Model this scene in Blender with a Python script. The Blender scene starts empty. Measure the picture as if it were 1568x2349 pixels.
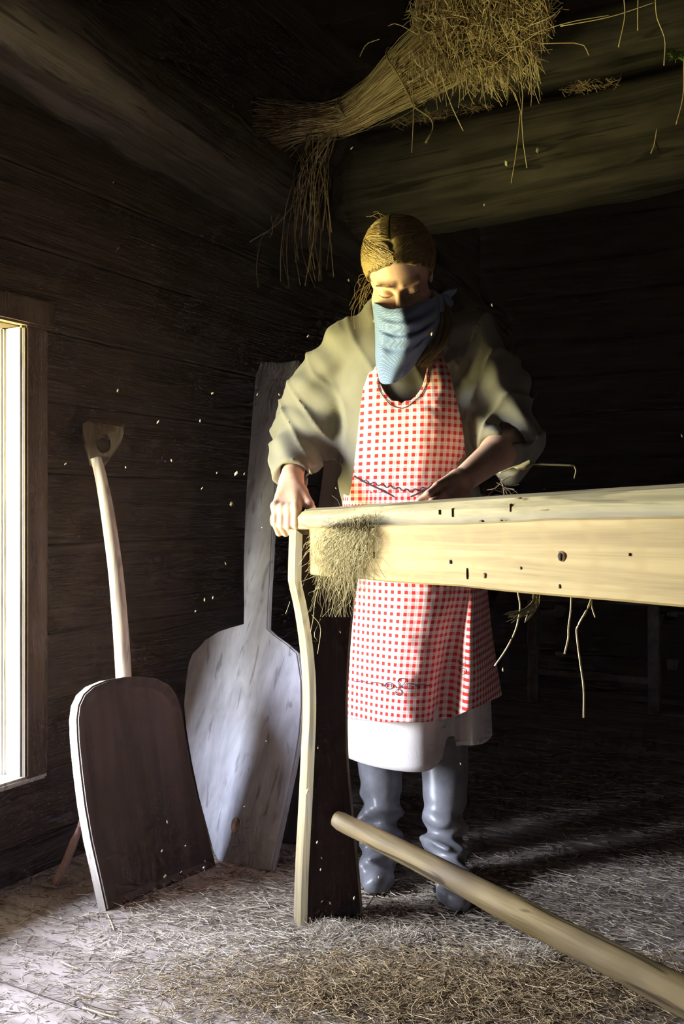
import bpy, bmesh, math, random
import numpy as np
from mathutils import Vector, Matrix, noise as mnoise

random.seed(7)
rng = np.random.default_rng(11)
SC = bpy.context.scene
COL = SC.collection

# ------------------------------------------------------------------ camera
F_PX, CAM_H, HORIZON = 2200.0, 0.90, 1174.5
cam_d = bpy.data.cameras.new('camera')
cam_d.sensor_fit = 'HORIZONTAL'
cam_d.sensor_width = 24.0
cam_d.lens = 24.0 * F_PX / 1568.0
cam_d.clip_start = 0.05
cam = bpy.data.objects.new('camera', cam_d)
cam.location = (0, 0, CAM_H)
cam.rotation_euler = (math.pi / 2, 0, 0)
COL.objects.link(cam)
SC.camera = cam

# left wall frame: s runs along the wall (away from the camera), t runs into the room
A0 = Vector((-0.815, 2.288, 0.0))
D = Vector((0.485, 0.8745, 0.0)).normalized()
N = Vector((D.y, -D.x, 0.0))
UP = Vector((0, 0, 1))
def ST(s, t, z=0.0):
    return A0 + D * s + N * t + UP * z
WIN_S0, WIN_S1, WIN_Z0, WIN_Z1, WALL_T = -0.74, 0.066, 0.246, 1.357, 0.17

# ------------------------------------------------------------------ world: overcast-bright sky above a sunlit meadow
w = bpy.data.worlds.new('sky')
SC.world = w
w.use_nodes = True
nt = w.node_tree
nt.nodes.clear()
o_ = nt.nodes.new('ShaderNodeOutputWorld')
bg = nt.nodes.new('ShaderNodeBackground')
tc = nt.nodes.new('ShaderNodeTexCoord')
sp = nt.nodes.new('ShaderNodeSeparateXYZ')
mr = nt.nodes.new('ShaderNodeMapRange')
mx = nt.nodes.new('ShaderNodeMix')
mx.data_type = 'RGBA'
mr.inputs[1].default_value = -0.05
mr.inputs[2].default_value = 0.04
mx.inputs[6].default_value = (1.55, 1.42, 0.62, 1)      # meadow in sunshine
# bright hazy horizon fading to a bluer, darker zenith
sk = nt.nodes.new('ShaderNodeMapRange')
sk.inputs[1].default_value = 0.0
sk.inputs[2].default_value = 0.9
sx_ = nt.nodes.new('ShaderNodeMix')
sx_.data_type = 'RGBA'
sx_.inputs[6].default_value = (2.90, 3.02, 3.40, 1)
sx_.inputs[7].default_value = (1.05, 1.25, 1.8, 1)
nt.links.new(tc.outputs['Generated'], sp.inputs[0])
nt.links.new(sp.outputs['Z'], mr.inputs[0])
nt.links.new(sp.outputs['Z'], sk.inputs[0])
nt.links.new(sk.outputs[0], sx_.inputs[0])
nt.links.new(sx_.outputs[2], mx.inputs[7])
nt.links.new(mr.outputs[0], mx.inputs[0])
nt.links.new(mx.outputs[2], bg.inputs[0])
bg.inputs[1].default_value = 26.0
nt.links.new(bg.outputs[0], o_.inputs[0])

# portal in the open hatch: tells the sampler where the daylight comes in, gives no light of its own
pl = bpy.data.lights.new('hatch_portal', 'AREA')
pl.shape = 'RECTANGLE'
pl.size = WIN_S1 - WIN_S0
pl.size_y = WIN_Z1 - WIN_Z0
pl.cycles.is_portal = True
po = bpy.data.objects.new('hatch_portal', pl)
pm = Matrix((D, UP, -N)).transposed().to_4x4()
if pm.determinant() < 0:
    pm = Matrix((-D, UP, -N)).transposed().to_4x4()
pm.translation = ST((WIN_S0 + WIN_S1) / 2, -WALL_T - 0.02, (WIN_Z0 + WIN_Z1) / 2)
po.matrix_world = pm
COL.objects.link(po)

vs = SC.view_settings
SC.display_settings.display_device = 'sRGB'
vs.view_transform = 'Standard'
vs.look = 'None'
vs.gamma = 1.0
vs.use_curve_mapping = False
vs.exposure = 0.0
try:
    SC.cycles.max_bounces = 3
    SC.cycles.diffuse_bounces = 2
    SC.cycles.adaptive_threshold = 0.08
    SC.cycles.adaptive_min_samples = 12
    SC.cycles.caustics_reflective = False
    SC.cycles.caustics_refractive = False
except Exception:
    pass

# ------------------------------------------------------------------ helpers
WM = {}
def P(px, py, Y):
    """photo pixel at distance Y -> world point"""
    return Vector(((px - 784.0) / F_PX * Y, Y, CAM_H + (HORIZON - py) / F_PX * Y))
def PF(px, py):
    return P(px, py, CAM_H * F_PX / (py - HORIZON))
def on_plane(px, py, p0, n):
    d = Vector(((px - 784.0) / F_PX, 1.0, (HORIZON - py) / F_PX))
    c = Vector((0, 0, CAM_H))
    return c + d * ((p0 - c).dot(n) / d.dot(n))
def frame(origin, xdir, zhint=(0, 0, 1)):
    x = Vector(xdir).normalized()
    z = Vector(zhint)
    z = (z - x * z.dot(x)).normalized()
    y = z.cross(x)
    m = Matrix((x, y, z)).transposed().to_4x4()
    m.translation = Vector(origin)
    return m
def tag(o, label=None, cat=None, group=None, kind=None):
    if label: o['label'] = label
    if cat: o['category'] = cat
    if group: o['group'] = group
    if kind: o['kind'] = kind
    return o
def link(name, data, M=None, parent=None):
    o = bpy.data.objects.new(name, data)
    COL.objects.link(o)
    M = M if M is not None else Matrix.Identity(4)
    if parent is not None:
        o.parent = parent
        o.matrix_parent_inverse = WM[parent.name].inverted()
    o.matrix_basis = M
    WM[o.name] = M
    return o
def empty(name, loc, parent=None):
    return link(name, None, Matrix.Translation(Vector(loc)), parent)
def mesh(name, verts, faces, mat, M=None, parent=None, smooth=True, world=False, uv=None):
    """verts in the local frame M; with world=True they are world points and get moved into M"""
    M = M if M is not None else Matrix.Identity(4)
    v = np.asarray([tuple(q) for q in verts] if not isinstance(verts, np.ndarray) else verts, dtype=float)
    if world:
        Mi = np.array(M.inverted())
        v = v @ Mi[:3, :3].T + Mi[:3, 3]
    me = bpy.data.meshes.new(name)
    me.from_pydata(v.tolist(), [], faces if isinstance(faces, list) else faces.tolist())
    if smooth:
        me.polygons.foreach_set('use_smooth', [True] * len(me.polygons))
    if uv is not None:
        lay = me.uv_layers.new(name='UVMap')
        vi = np.empty(len(me.loops), dtype=np.int64)
        me.loops.foreach_get('vertex_index', vi)
        lay.data.foreach_set('uv', np.asarray(uv)[vi].astype(np.float32).ravel())
    me.materials.append(mat)
    me.update()
    return link(name, me, M, parent)
def bm_obj(name, bm, mat, M=None, parent=None, smooth=False):
    me = bpy.data.meshes.new(name)
    bmesh.ops.recalc_face_normals(bm, faces=bm.faces[:])
    bm.to_mesh(me)
    bm.free()
    if smooth:
        me.polygons.foreach_set('use_smooth', [True] * len(me.polygons))
    me.materials.append(mat)
    return link(name, me, M, parent)

# ---- materials
def mat_new(name):
    m = bpy.data.materials.new(name)
    m.use_nodes = True
    b = m.node_tree.nodes['Principled BSDF']
    b.inputs['Specular IOR Level'].default_value = 0.25
    return m, m.node_tree, b
def nd(t, typ, **kw):
    n = t.nodes.new(typ)
    for k, v in kw.items():
        setattr(n, k, v)
    return n
def coords(t, scale=(1, 1, 1), out='Object', rot=(0, 0, 0)):
    c = nd(t, 'ShaderNodeTexCoord')
    m = nd(t, 'ShaderNodeMapping')
    m.inputs['Scale'].default_value = scale
    m.inputs['Rotation'].default_value = rot
    t.links.new(c.outputs[out], m.inputs[0])
    return m.outputs[0]
def noise(t, vec, scale=1.0, detail=5.0, rough=0.6, dist=0.0):
    n = nd(t, 'ShaderNodeTexNoise')
    n.inputs['Scale'].default_value = scale
    n.inputs['Detail'].default_value = detail
    n.inputs['Roughness'].default_value = rough
    n.inputs['Distortion'].default_value = dist
    t.links.new(vec, n.inputs['Vector'])
    return n.outputs['Fac']
def ramp(t, fac, stops):
    r = nd(t, 'ShaderNodeValToRGB')
    e = r.color_ramp.elements
    while len(e) < len(stops):
        e.new(0.5)
    for k, (p, c) in enumerate(stops):
        e[k].position = p
        e[k].color = (*c, 1) if len(c) == 3 else c
    t.links.new(fac, r.inputs[0])
    return r.outputs[0]
def mixc(t, fac, a, b, mode='MIX'):
    m = nd(t, 'ShaderNodeMix', data_type='RGBA', blend_type=mode)
    if isinstance(fac, (int, float)):
        m.inputs[0].default_value = fac
    else:
        t.links.new(fac, m.inputs[0])
    for i, q in ((6, a), (7, b)):
        if isinstance(q, tuple):
            m.inputs[i].default_value = (*q, 1)
        else:
            t.links.new(q, m.inputs[i])
    return m.outputs[2]
def bump(t, b, h, strength=0.3, dist=0.005):
    n = nd(t, 'ShaderNodeBump')
    n.inputs['Strength'].default_value = strength
    n.inputs['Distance'].default_value = dist
    t.links.new(h, n.inputs['Height'])
    t.links.new(n.outputs[0], b.inputs['Normal'])
def wood(name, dark, light, grain=(1.5, 28, 28), rough=0.85, bstr=0.5, bdist=0.004, crack=0.0, patch=0.5, knots=False, spec=0.2, pcol=None):
    m, t, b = mat_new(name)
    v = coords(t, grain)
    g = noise(t, v, 1.0, 4, 0.65, 0.4)
    c = ramp(t, g, [(0.38, dark), (0.60, light)])
    v2 = coords(t, (1, 1.7, 1.7))
    p = noise(t, v2, 5.0, 2, 0.6)
    pc = pcol or tuple(x * 0.45 for x in dark)
    pf = ramp(t, p, [(0.45, (0, 0, 0)), (0.75, (patch,) * 3)])
    c = mixc(t, pf, c, pc)
    h = g
    if knots:
        vk = coords(t, (2.2, 9.0, 9.0))
        wv = nd(t, 'ShaderNodeTexWave', wave_type='RINGS', rings_direction='SPHERICAL')
        wv.inputs['Scale'].default_value = 1.6
        wv.inputs['Distortion'].default_value = 3.0
        wv.inputs['Detail'].default_value = 2.0
        wv.inputs['Detail Scale'].default_value = 0.7
        t.links.new(vk, wv.inputs['Vector'])
        kf = ramp(t, wv.outputs['Fac'], [(0.0, (0, 0, 0)), (0.75, (0.0,) * 3), (1.0, (0.45,) * 3)])
        c = mixc(t, kf, c, tuple(min(1, x * 1.25) for x in dark))
    if crack > 0:
        v3 = coords(t, (grain[0] * 2.2, grain[1] * 1.6, grain[2] * 1.6))
        k = noise(t, v3, 1.0, 2, 0.5, 0.8)
        kf = ramp(t, k, [(0.34, (crack,) * 3), (0.40, (0, 0, 0))])
        c = mixc(t, kf, c, tuple(x * 0.12 for x in dark))
    t.links.new(c, b.inputs['Base Color'])
    b.inputs['Roughness'].default_value = rough
    b.inputs['Specular IOR Level'].default_value = spec
    bump(t, b, h, bstr, bdist)
    return m
def plain(name, c, rough=0.8, var=0.2, scale=30.0, bstr=0.2, spec=0.25, dist=0.003):
    m, t, b = mat_new(name)
    v = coords(t)
    n = noise(t, v, scale, 4, 0.6)
    col = ramp(t, n, [(0.25, tuple(x * (1 - var) for x in c)), (0.75, tuple(min(1, x * (1 + var)) for x in c))])
    t.links.new(col, b.inputs['Base Color'])
    b.inputs['Roughness'].default_value = rough
    b.inputs['Specular IOR Level'].default_value = spec
    bump(t, b, n, bstr, dist)
    return m
def cloth(name, c, weave=900.0, var=0.14, bstr=0.25):
    m, t, b = mat_new(name)
    v = coords(t)
    n = noise(t, v, 9.0, 5, 0.6)
    col = ramp(t, n, [(0.25, tuple(x * (1 - var) for x in c)), (0.75, tuple(min(1, x * (1 + var)) for x in c))])
    t.links.new(col, b.inputs['Base Color'])
    b.inputs['Roughness'].default_value = 0.95
    b.inputs['Specular IOR Level'].default_value = 0.1
    b.inputs['Sheen Weight'].default_value = 0.15
    f = noise(t, coords(t, (1, 1, 0.35)), weave * 0.5, 2, 0.5)
    bump(t, b, f, bstr, 0.0012)
    return m

def straw_mat(name, cols, rough=0.65):
    m, t, b = mat_new(name)
    g = nd(t, 'ShaderNodeNewGeometry')
    c = ramp(t, g.outputs['Random Per Island'], [(i / (len(cols) - 1), q) for i, q in enumerate(cols)])
    t.links.new(c, b.inputs['Base Color'])
    b.inputs['Roughness'].default_value = rough
    b.inputs['Specular IOR Level'].default_value = 0.3
    return m
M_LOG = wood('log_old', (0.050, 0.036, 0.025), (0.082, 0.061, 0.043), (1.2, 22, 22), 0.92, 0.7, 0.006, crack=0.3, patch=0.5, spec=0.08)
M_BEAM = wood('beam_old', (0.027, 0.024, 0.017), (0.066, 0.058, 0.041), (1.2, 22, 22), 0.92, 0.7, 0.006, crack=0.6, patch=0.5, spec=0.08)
M_LOGD = wood('log_shade', (0.024, 0.013, 0.014), (0.052, 0.030, 0.030), (1.2, 22, 22), 0.95, 0.6, 0.006, spec=0.04)  # shade put into the log colour: darker and redder for the dim walls
M_PLATE = wood('plate_beam_old', (0.062, 0.050, 0.038), (0.13, 0.108, 0.083), (1.2, 22, 22), 0.92, 0.7, 0.006, crack=0.6, patch=0.5, spec=0.08)
M_ROOF = wood('roof_board', (0.008, 0.005, 0.007), (0.022, 0.014, 0.016), (1.0, 16, 16), 0.95, 0.5, 0.005, spec=0.05)
M_JAMB = wood('jamb_daylit', (0.42, 0.40, 0.36), (0.66, 0.62, 0.55), (16, 16, 1.2), 0.9, 0.8, 0.006, crack=0.6, patch=0.15)  # reveal wood paled in colour so the daylight on it burns out
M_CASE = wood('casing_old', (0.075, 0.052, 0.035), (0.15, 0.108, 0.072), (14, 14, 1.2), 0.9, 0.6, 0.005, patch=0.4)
M_PLANK_FLOOR = wood('floor_plank', (0.26, 0.213, 0.182), (0.41, 0.35, 0.31), (1.1, 14, 14), 0.9, 0.35, 0.004, crack=0.25, patch=0.35, pcol=(0.15, 0.12, 0.10))
M_NEWWOOD = wood('pine_plank', (0.19, 0.132, 0.050), (0.31, 0.232, 0.102), (1.3, 46, 46), 0.7, 0.25, 0.002, patch=0.3, knots=True, pcol=(0.15, 0.115, 0.055))
M_BRAKE = wood('brake_beam', (0.17, 0.145, 0.075), (0.29, 0.25, 0.145), (2.2, 30, 30), 0.75, 0.35, 0.003, crack=0.45, patch=0.4, pcol=(0.13, 0.11, 0.06))
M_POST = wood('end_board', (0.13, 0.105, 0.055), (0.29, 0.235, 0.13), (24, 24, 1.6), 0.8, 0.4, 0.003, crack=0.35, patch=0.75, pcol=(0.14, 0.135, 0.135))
M_PEEL = wood('grey_peel', (0.34, 0.345, 0.39), (0.49, 0.495, 0.555), (18, 18, 5.0), 0.75, 0.5, 0.006, crack=0.42, patch=0.4, pcol=(0.22, 0.21, 0.21))
M_SHOVEL = wood('shovel_blade', (0.034, 0.022, 0.016), (0.066, 0.044, 0.033), (20, 20, 1.5), 0.6, 0.3, 0.003, patch=0.4, spec=0.3)
M_GRIPW = wood('shovel_grip', (0.13, 0.10, 0.065), (0.24, 0.19, 0.12), (24, 24, 1.5), 0.6, 0.3, 0.002, patch=0.4)
M_SHEDGE = wood('shovel_handle', (0.40, 0.34, 0.28), (0.66, 0.60, 0.52), (24, 24, 1.5), 0.5, 0.3, 0.002, crack=0.4, patch=0.35, spec=0.4)
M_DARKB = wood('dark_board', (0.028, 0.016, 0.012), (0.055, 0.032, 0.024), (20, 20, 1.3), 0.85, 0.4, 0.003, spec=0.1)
M_POLE = wood('peeled_pole', (0.095, 0.066, 0.022), (0.235, 0.172, 0.070), (2.0, 26, 26), 0.62, 0.4, 0.003, crack=0.75, patch=0.8, pcol=(0.11, 0.08, 0.045), spec=0.3)
M_STICK = plain('bark_stick', (0.42, 0.27, 0.22), 0.8, 0.25, 40)

# ---- shapes
def cr(p0, p1, p2, p3, t):
    return 0.5 * ((2 * p1) + (-p0 + p2) * t + (2 * p0 - 5 * p1 + 4 * p2 - p3) * t * t + (-p0 + 3 * p1 - 3 * p2 + p3) * t ** 3)
def spline(pts, n, closed=False):
    """Catmull-Rom through pts (K, dim) resampled to n points"""
    pts = np.asarray([tuple(p) for p in pts], float)
    K = len(pts)
    if closed:
        ext = np.vstack([pts[-1:], pts, pts[:2]])
        ts = np.linspace(0, K, n, endpoint=False)
        mxs = K - 1
    else:
        ext = np.vstack([2 * pts[:1] - pts[1:2], pts, 2 * pts[-1:] - pts[-2:-1]])
        ts = np.linspace(0, K - 1, n)
        mxs = K - 2
    i = np.minimum(ts.astype(int), mxs)
    f = (ts - i)[:, None]
    return cr(ext[i], ext[i + 1], ext[i + 2], ext[i + 3], f)
def net(rows, nv, nu):
    """control net (R, C, 3) -> fine grid (nv, nu, 3)"""
    a = np.asarray([[tuple(p) for p in r] for r in rows], float)
    b = np.stack([spline(r, nu) for r in a])                     # R, nu, 3
    return np.stack([spline(b[:, j], nv) for j in range(nu)], axis=1)
def grid_faces(nv, nu, closed_u=False):
    i, j = np.meshgrid(np.arange(nv - 1), np.arange(nu if closed_u else nu - 1), indexing='ij')
    j2 = (j + 1) % nu
    return np.stack([i * nu + j, i * nu + j2, (i + 1) * nu + j2, (i + 1) * nu + j], -1).reshape(-1, 4)
def grid_uv(g):
    du = np.linalg.norm(np.diff(g, axis=1), axis=2)
    dv = np.linalg.norm(np.diff(g, axis=0), axis=2)
    u = np.concatenate([np.zeros((g.shape[0], 1)), np.cumsum(du, 1)], 1)
    u = u - u[:, g.shape[1] // 2][:, None]
    v = np.concatenate([np.zeros((1, g.shape[1])), np.cumsum(dv, 0)], 0)
    v = np.broadcast_to(v.mean(1)[:, None], u.shape)
    return np.stack([u, v], -1).reshape(-1, 2)
def thicken(o, th, offset=-1.0):
    m = o.modifiers.new('thickness', 'SOLIDIFY')
    m.thickness = th
    m.offset = offset
    return o
def tube_arrays(lines, radii, ns=3):
    """lines (N, K, 3), radii (N,) or (N, K) -> verts, faces of ns-sided open tubes"""
    L = np.asarray(lines, float)
    Nn, K, _ = L.shape
    r = np.asarray(radii, float)
    r = np.broadcast_to(r[:, None] if r.ndim == 1 else r, (Nn, K))
    T = np.gradient(L, axis=1)
    T /= np.linalg.norm(T, axis=2, keepdims=True) + 1e-9
    ref = np.where(np.abs(T[..., 2:3]) > 0.9, np.array([1.0, 0, 0]), np.array([0, 0, 1.0]))
    a = np.cross(T, ref)
    a /= np.linalg.norm(a, axis=2, keepdims=True) + 1e-9
    b = np.cross(T, a)
    th = np.arange(ns) * 2 * math.pi / ns
    V = L[:, :, None, :] + r[:, :, None, None] * (np.cos(th)[:, None] * a[:, :, None, :] + np.sin(th)[:, None] * b[:, :, None, :])
    V = V.reshape(-1, 3)
    n_, k_, s_ = np.meshgrid(np.arange(Nn), np.arange(K - 1), np.arange(ns), indexing='ij')
    base = n_ * K * ns + k_ * ns
    s2 = (s_ + 1) % ns
    Fc = np.stack([base + s_, base + s2, base + ns + s2, base + ns + s_], -1).reshape(-1, 4)
    return V, Fc
def tube(name, pts, radii, mat, parent=None, n=24, ns=10, M=None, caps=True):
    """one smooth tube through pts with radii at those pts"""
    c = spline(pts, n)
    r = spline(np.asarray(radii, float)[:, None], n)[:, 0]
    r = np.maximum(r, 1e-4)
    V, Fc = tube_arrays(c[None], r[None], ns)
    Fc = Fc.tolist()
    if caps:
        Fc.append(list(range(ns))[::-1])
        Fc.append([(n - 1) * ns + k for k in range(ns)])
    if M is None:
        M = Matrix.Translation(Vector(c[0]))
    return mesh(name, V, Fc, mat, M, parent, True, world=True)
def lump(p, sc, amp, seed):
    return mnoise.noise(Vector((p[0] * sc + seed, p[1] * sc, p[2] * sc))) * amp
def log_obj(name, L, ry, rz, mat, M, parent=None, power=3.0, amp=0.008, seed=0.0, n=18, step=0.09, end=0.85, taper=0.0):
    """hewn log along local X, cross-section a rounded square, slightly uneven"""
    K = max(4, int(L / step))
    V, Fc = [], []
    for i in range(K + 1):
        x = L * i / K
        k = 1.0 - taper * i / K
        e = end if i in (0, K) else 1.0
        for j in range(n):
            a = 2 * math.pi * j / n
            c, s = math.cos(a), math.sin(a)
            q = (abs(c) ** power + abs(s) ** power) ** (-1.0 / power)
            y, z = ry * k * e * q * c, rz * k * e * q * s
            d = lump((x * 2.0, y * 5, z * 5), 1.0, amp, seed) + lump((x * 7.0, y * 14, z * 14), 1.0, amp * 0.5, seed + 9)
            V.append((x, y + d * c, z + d * s))
    for i in range(K):
        for j in range(n):
            Fc.append([i * n + j, i * n + (j + 1) % n, (i + 1) * n + (j + 1) % n, (i + 1) * n + j])
    Fc.append(list(range(n))[::-1])
    Fc.append([K * n + j for j in range(n)])
    return mesh(name, V, Fc, mat, M, parent)
def board(name, L, W, T, mat, M, parent=None, bev=0.004, wob=0.0, seed=0, smooth=False, z0=None):
    """board: local X length, Y width (centred), Z thickness (centred)"""
    bm = bmesh.new()
    bmesh.ops.create_cube(bm, size=1.0)
    for v in bm.verts:
        v.co = Vector(((v.co.x + 0.5) * L, v.co.y * W, v.co.z * T))
    if bev > 0:
        bmesh.ops.bevel(bm, geom=bm.edges[:], offset=bev, segments=1, affect='EDGES')
    if wob > 0:
        k = max(2, int(L / 0.12))
        for i in range(1, k):
            bmesh.ops.bisect_plane(bm, geom=bm.verts[:] + bm.edges[:] + bm.faces[:], plane_co=(L * i / k, 0, 0), plane_no=(1, 0, 0))
        for v in bm.verts:
            s = 1 if v.co.y > 0 else -1
            v.co.y += lump((v.co.x * 4, s * 3, 0), 1, wob, seed)
            v.co.z += lump((v.co.x * 3, s * 2, 5), 1, wob * 0.6, seed + 3)
    return bm_obj(name, bm, mat, M, parent, smooth)
def slab(name, outline, thick, mat, M, parent=None, bev=0.004, dish=0.0, dish_inset=0.02, segs=2):
    """outline [(x, z)] in local XZ, front face at y=0 looking to -Y, back at +thick"""
    bm = bmesh.new()
    vs_ = [bm.verts.new((x, 0, z)) for x, z in outline]
    f = bm.faces.new(vs_)
    bmesh.ops.recalc_face_normals(bm, faces=[f])
    if f.normal.y > 0:
        f.normal_flip()
    r = bmesh.ops.extrude_face_region(bm, geom=[f])
    for v in [g for g in r['geom'] if isinstance(g, bmesh.types.BMVert)]:
        v.co.y += thick
    bm.normal_update()
    fr = [q for q in bm.faces if len(q.verts) > 4 and q.calc_center_median().y < thick * 0.3]
    if bev > 0:
        ed = [e for e in bm.edges if any(len(q.verts) > 4 for q in e.link_faces)]
        bmesh.ops.bevel(bm, geom=ed, offset=bev, segments=segs, affect='EDGES')
    if dish > 0:
        bm.normal_update()
        fr = sorted([q for q in bm.faces if len(q.verts) > 8], key=lambda q: q.calc_center_median().y)[:1]
        bmesh.ops.inset_region(bm, faces=fr, thickness=dish_inset, depth=0)
        for v in fr[0].verts:
            v.co.y += dish
    return bm_obj(name, bm, mat, M, parent, False)

# ---- signed-distance body builder (smooth unions turned into one mesh)
class Field:
    def __init__(s, xs, ys, zs):
        s.x, s.y, s.z = [np.asarray(a, np.float32) for a in (xs, ys, zs)]
        s.d = np.full((len(xs), len(ys), len(zs)), 1.0, np.float32)
    def _reg(s, lo, hi):
        sl = []
        for a, l, h in ((s.x, lo[0], hi[0]), (s.y, lo[1], hi[1]), (s.z, lo[2], hi[2])):
            i0, i1 = np.searchsorted(a, l), np.searchsorted(a, h)
            sl.append(slice(max(0, i0 - 1), min(len(a), i1 + 1)))
        X, Y, Z = np.meshgrid(s.x[sl[0]], s.y[sl[1]], s.z[sl[2]], indexing='ij', sparse=True)
        return tuple(sl), X, Y, Z
    def _mix(s, sl, q, k, sub):
        d = s.d[sl]
        if sub:
            q = -q
            h = np.clip(0.5 - 0.5 * (d - q) / k, 0, 1) if k > 0 else None
            s.d[sl] = np.maximum(d, q) if k <= 0 else d * (1 - h) + q * h + k * h * (1 - h)
        else:
            if k <= 0:
                s.d[sl] = np.minimum(d, q)
            else:
                h = np.clip(0.5 + 0.5 * (d - q) / k, 0, 1)
                s.d[sl] = d * (1 - h) + q * h - k * h * (1 - h)
    def cap(s, a, b, ra, rb, k=0.01, sub=False, sy=1.0):
        a, b = Vector(a), Vector(b)
        m = max(ra, rb) + 2.5 * max(k, 0.004) + 0.01
        sl, X, Y, Z = s._reg([min(a[i], b[i]) - m for i in range(3)], [max(a[i], b[i]) + m for i in range(3)])
        v = b - a
        L2 = max(v.length_squared, 1e-9)
        t = np.clip(((X - a.x) * v.x + (Y - a.y) * v.y + (Z - a.z) * v.z) / L2, 0, 1)
        q = np.sqrt((X - a.x - t * v.x) ** 2 + (Y - a.y - t * v.y) ** 2 + (Z - a.z - t * v.z) ** 2) - (ra + (rb - ra) * t)
        s._mix(sl, q, k, sub)
    def ell(s, c, r, k=0.01, R=None, sub=False):
        c = Vector(c)
        m = max(r) + 2.5 * max(k, 0.004) + 0.01
        sl, X, Y, Z = s._reg([c[i] - m for i in range(3)], [c[i] + m for i in range(3)])
        x, y, z = X - c.x, Y - c.y, Z - c.z
        if R is not None:                      # R: local->world 3x3
            x, y, z = [R[0][i] * x + R[1][i] * y + R[2][i] * z for i in range(3)]
        k0 = np.sqrt((x / r[0]) ** 2 + (y / r[1]) ** 2 + (z / r[2]) ** 2)
        k1 = np.sqrt((x / r[0] ** 2) ** 2 + (y / r[1] ** 2) ** 2 + (z / r[2] ** 2) ** 2) + 1e-6
        s._mix(sl, k0 * (k0 - 1) / k1, k, sub)
    def cut(s, p, n, lo=None, hi=None, k=0.004):
        """remove the side the normal points to"""
        p, n = Vector(p), Vector(n).normalized()
        lo = lo or (s.x[0], s.y[0], s.z[0])
        hi = hi or (s.x[-1], s.y[-1], s.z[-1])
        sl, X, Y, Z = s._reg(lo, hi)
        q = -((X - p.x) * n.x + (Y - p.y) * n.y + (Z - p.z) * n.z)
        s._mix(sl, q + 0 * s.d[sl], k, True)
    def disp(s, fn):
        X, Y, Z = np.meshgrid(s.x, s.y, s.z, indexing='ij', sparse=True)
        s.d -= fn(X, Y, Z).astype(np.float32)
    def surf(s):
        d = s.d
        d[0], d[-1], d[:, 0], d[:, -1], d[:, :, 0], d[:, :, -1] = 1, 1, 1, 1, 1, 1
        neg = d < 0
        cnt = np.zeros(tuple(n - 1 for n in d.shape), np.uint8)
        for i in (0, 1):
            for j in (0, 1):
                for k in (0, 1):
                    cnt += neg[i:d.shape[0] - 1 + i, j:d.shape[1] - 1 + j, k:d.shape[2] - 1 + k]
        act = np.argwhere((cnt > 0) & (cnt < 8))
        idx = np.full(cnt.shape, -1, np.int32)
        idx[tuple(act.T)] = np.arange(len(act))
        acc = np.zeros((len(act), 3))
        num = np.zeros(len(act))
        corners = [(i, j, k) for i in (0, 1) for j in (0, 1) for k in (0, 1)]
        for a in corners:
            for ax in range(3):
                if a[ax] == 0:
                    b = list(a)
                    b[ax] = 1
                    ia, ib = act + np.array(a), act + np.array(b)
                    da, db = d[tuple(ia.T)], d[tuple(ib.T)]
                    m = (da < 0) != (db < 0)
                    t = np.where(m, da / np.where(m, da - db, 1), 0)[:, None]
                    pa = np.stack([s.x[ia[:, 0]], s.y[ia[:, 1]], s.z[ia[:, 2]]], 1)
                    pb = np.stack([s.x[ib[:, 0]], s.y[ib[:, 1]], s.z[ib[:, 2]]], 1)
                    acc += np.where(m[:, None], pa + (pb - pa) * t, 0)
                    num += m
        V = acc / num[:, None]
        Fs = []
        for ax in range(3):
            o1, o2 = [q for q in range(3) if q != ax]
            sa = [slice(None)] * 3
            sb = [slice(None)] * 3
            sa[ax], sb[ax] = slice(0, -1), slice(1, None)
            ch = np.argwhere(neg[tuple(sa)] != neg[tuple(sb)])
            ch = ch[(ch[:, o1] > 0) & (ch[:, o2] > 0) & (ch[:, o1] < d.shape[o1] - 1) & (ch[:, o2] < d.shape[o2] - 1)]
            e1, e2 = np.zeros(3, int), np.zeros(3, int)
            e1[o1], e2[o2] = 1, 1
            q = np.stack([idx[tuple((ch - e1 - e2).T)], idx[tuple((ch - e2).T)], idx[tuple(ch.T)], idx[tuple((ch - e1).T)]], 1)
            inside = neg[tuple(ch.T)]
            flip = inside if ax != 1 else ~inside
            q[~flip] = q[~flip][:, ::-1]
            Fs.append(q)
        Fq = np.vstack(Fs)
        return V, Fq[(Fq >= 0).all(1)]

#@@STRUCTURE
# ================================================================== STRUCTURE
S_MIN, S_MAX, T_MAX, CEIL = -3.0, 3.2, 3.3, 2.75
def stbox(name, s0, s1, t0, t1, z0, z1, mat, parent=None, bev=0.003):
    """box in wall coordinates; local X along the wall"""
    bm = bmesh.new()
    bmesh.ops.create_cube(bm, size=1.0)
    for v in bm.verts:
        v.co = Vector((v.co.x * (s1 - s0), v.co.y * (t1 - t0), (v.co.z + 0.5) * (z1 - z0)))
    if bev > 0:
        bmesh.ops.bevel(bm, geom=bm.edges[:], offset=bev, segments=2, affect='EDGES')
    M = Matrix((D, -N, UP)).transposed().to_4x4()
    M.translation = ST((s0 + s1) / 2, (t0 + t1) / 2, z0)
    return bm_obj(name, bm, mat, M, parent)

floor = stbox('floor', S_MIN - 0.2, S_MAX + 0.2, -0.1, T_MAX + 0.2, -0.12, -0.045, M_ROOF, None, 0)
tag(floor, 'dusty worn plank floor strewn with straw', None, None, 'structure')
k, s = 0, -0.31 - 0.26 * 10
while s < S_MAX:
    wd = 0.256 + 0.0
    M = frame(ST(s + 0.13, -0.06, -0.0225), N)
    board('plank', T_MAX + 0.15, wd, 0.045, M_PLANK_FLOOR, M, floor, bev=0.005, wob=0.003, seed=k * 3.7)
    s += 0.26
    k += 1

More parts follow.
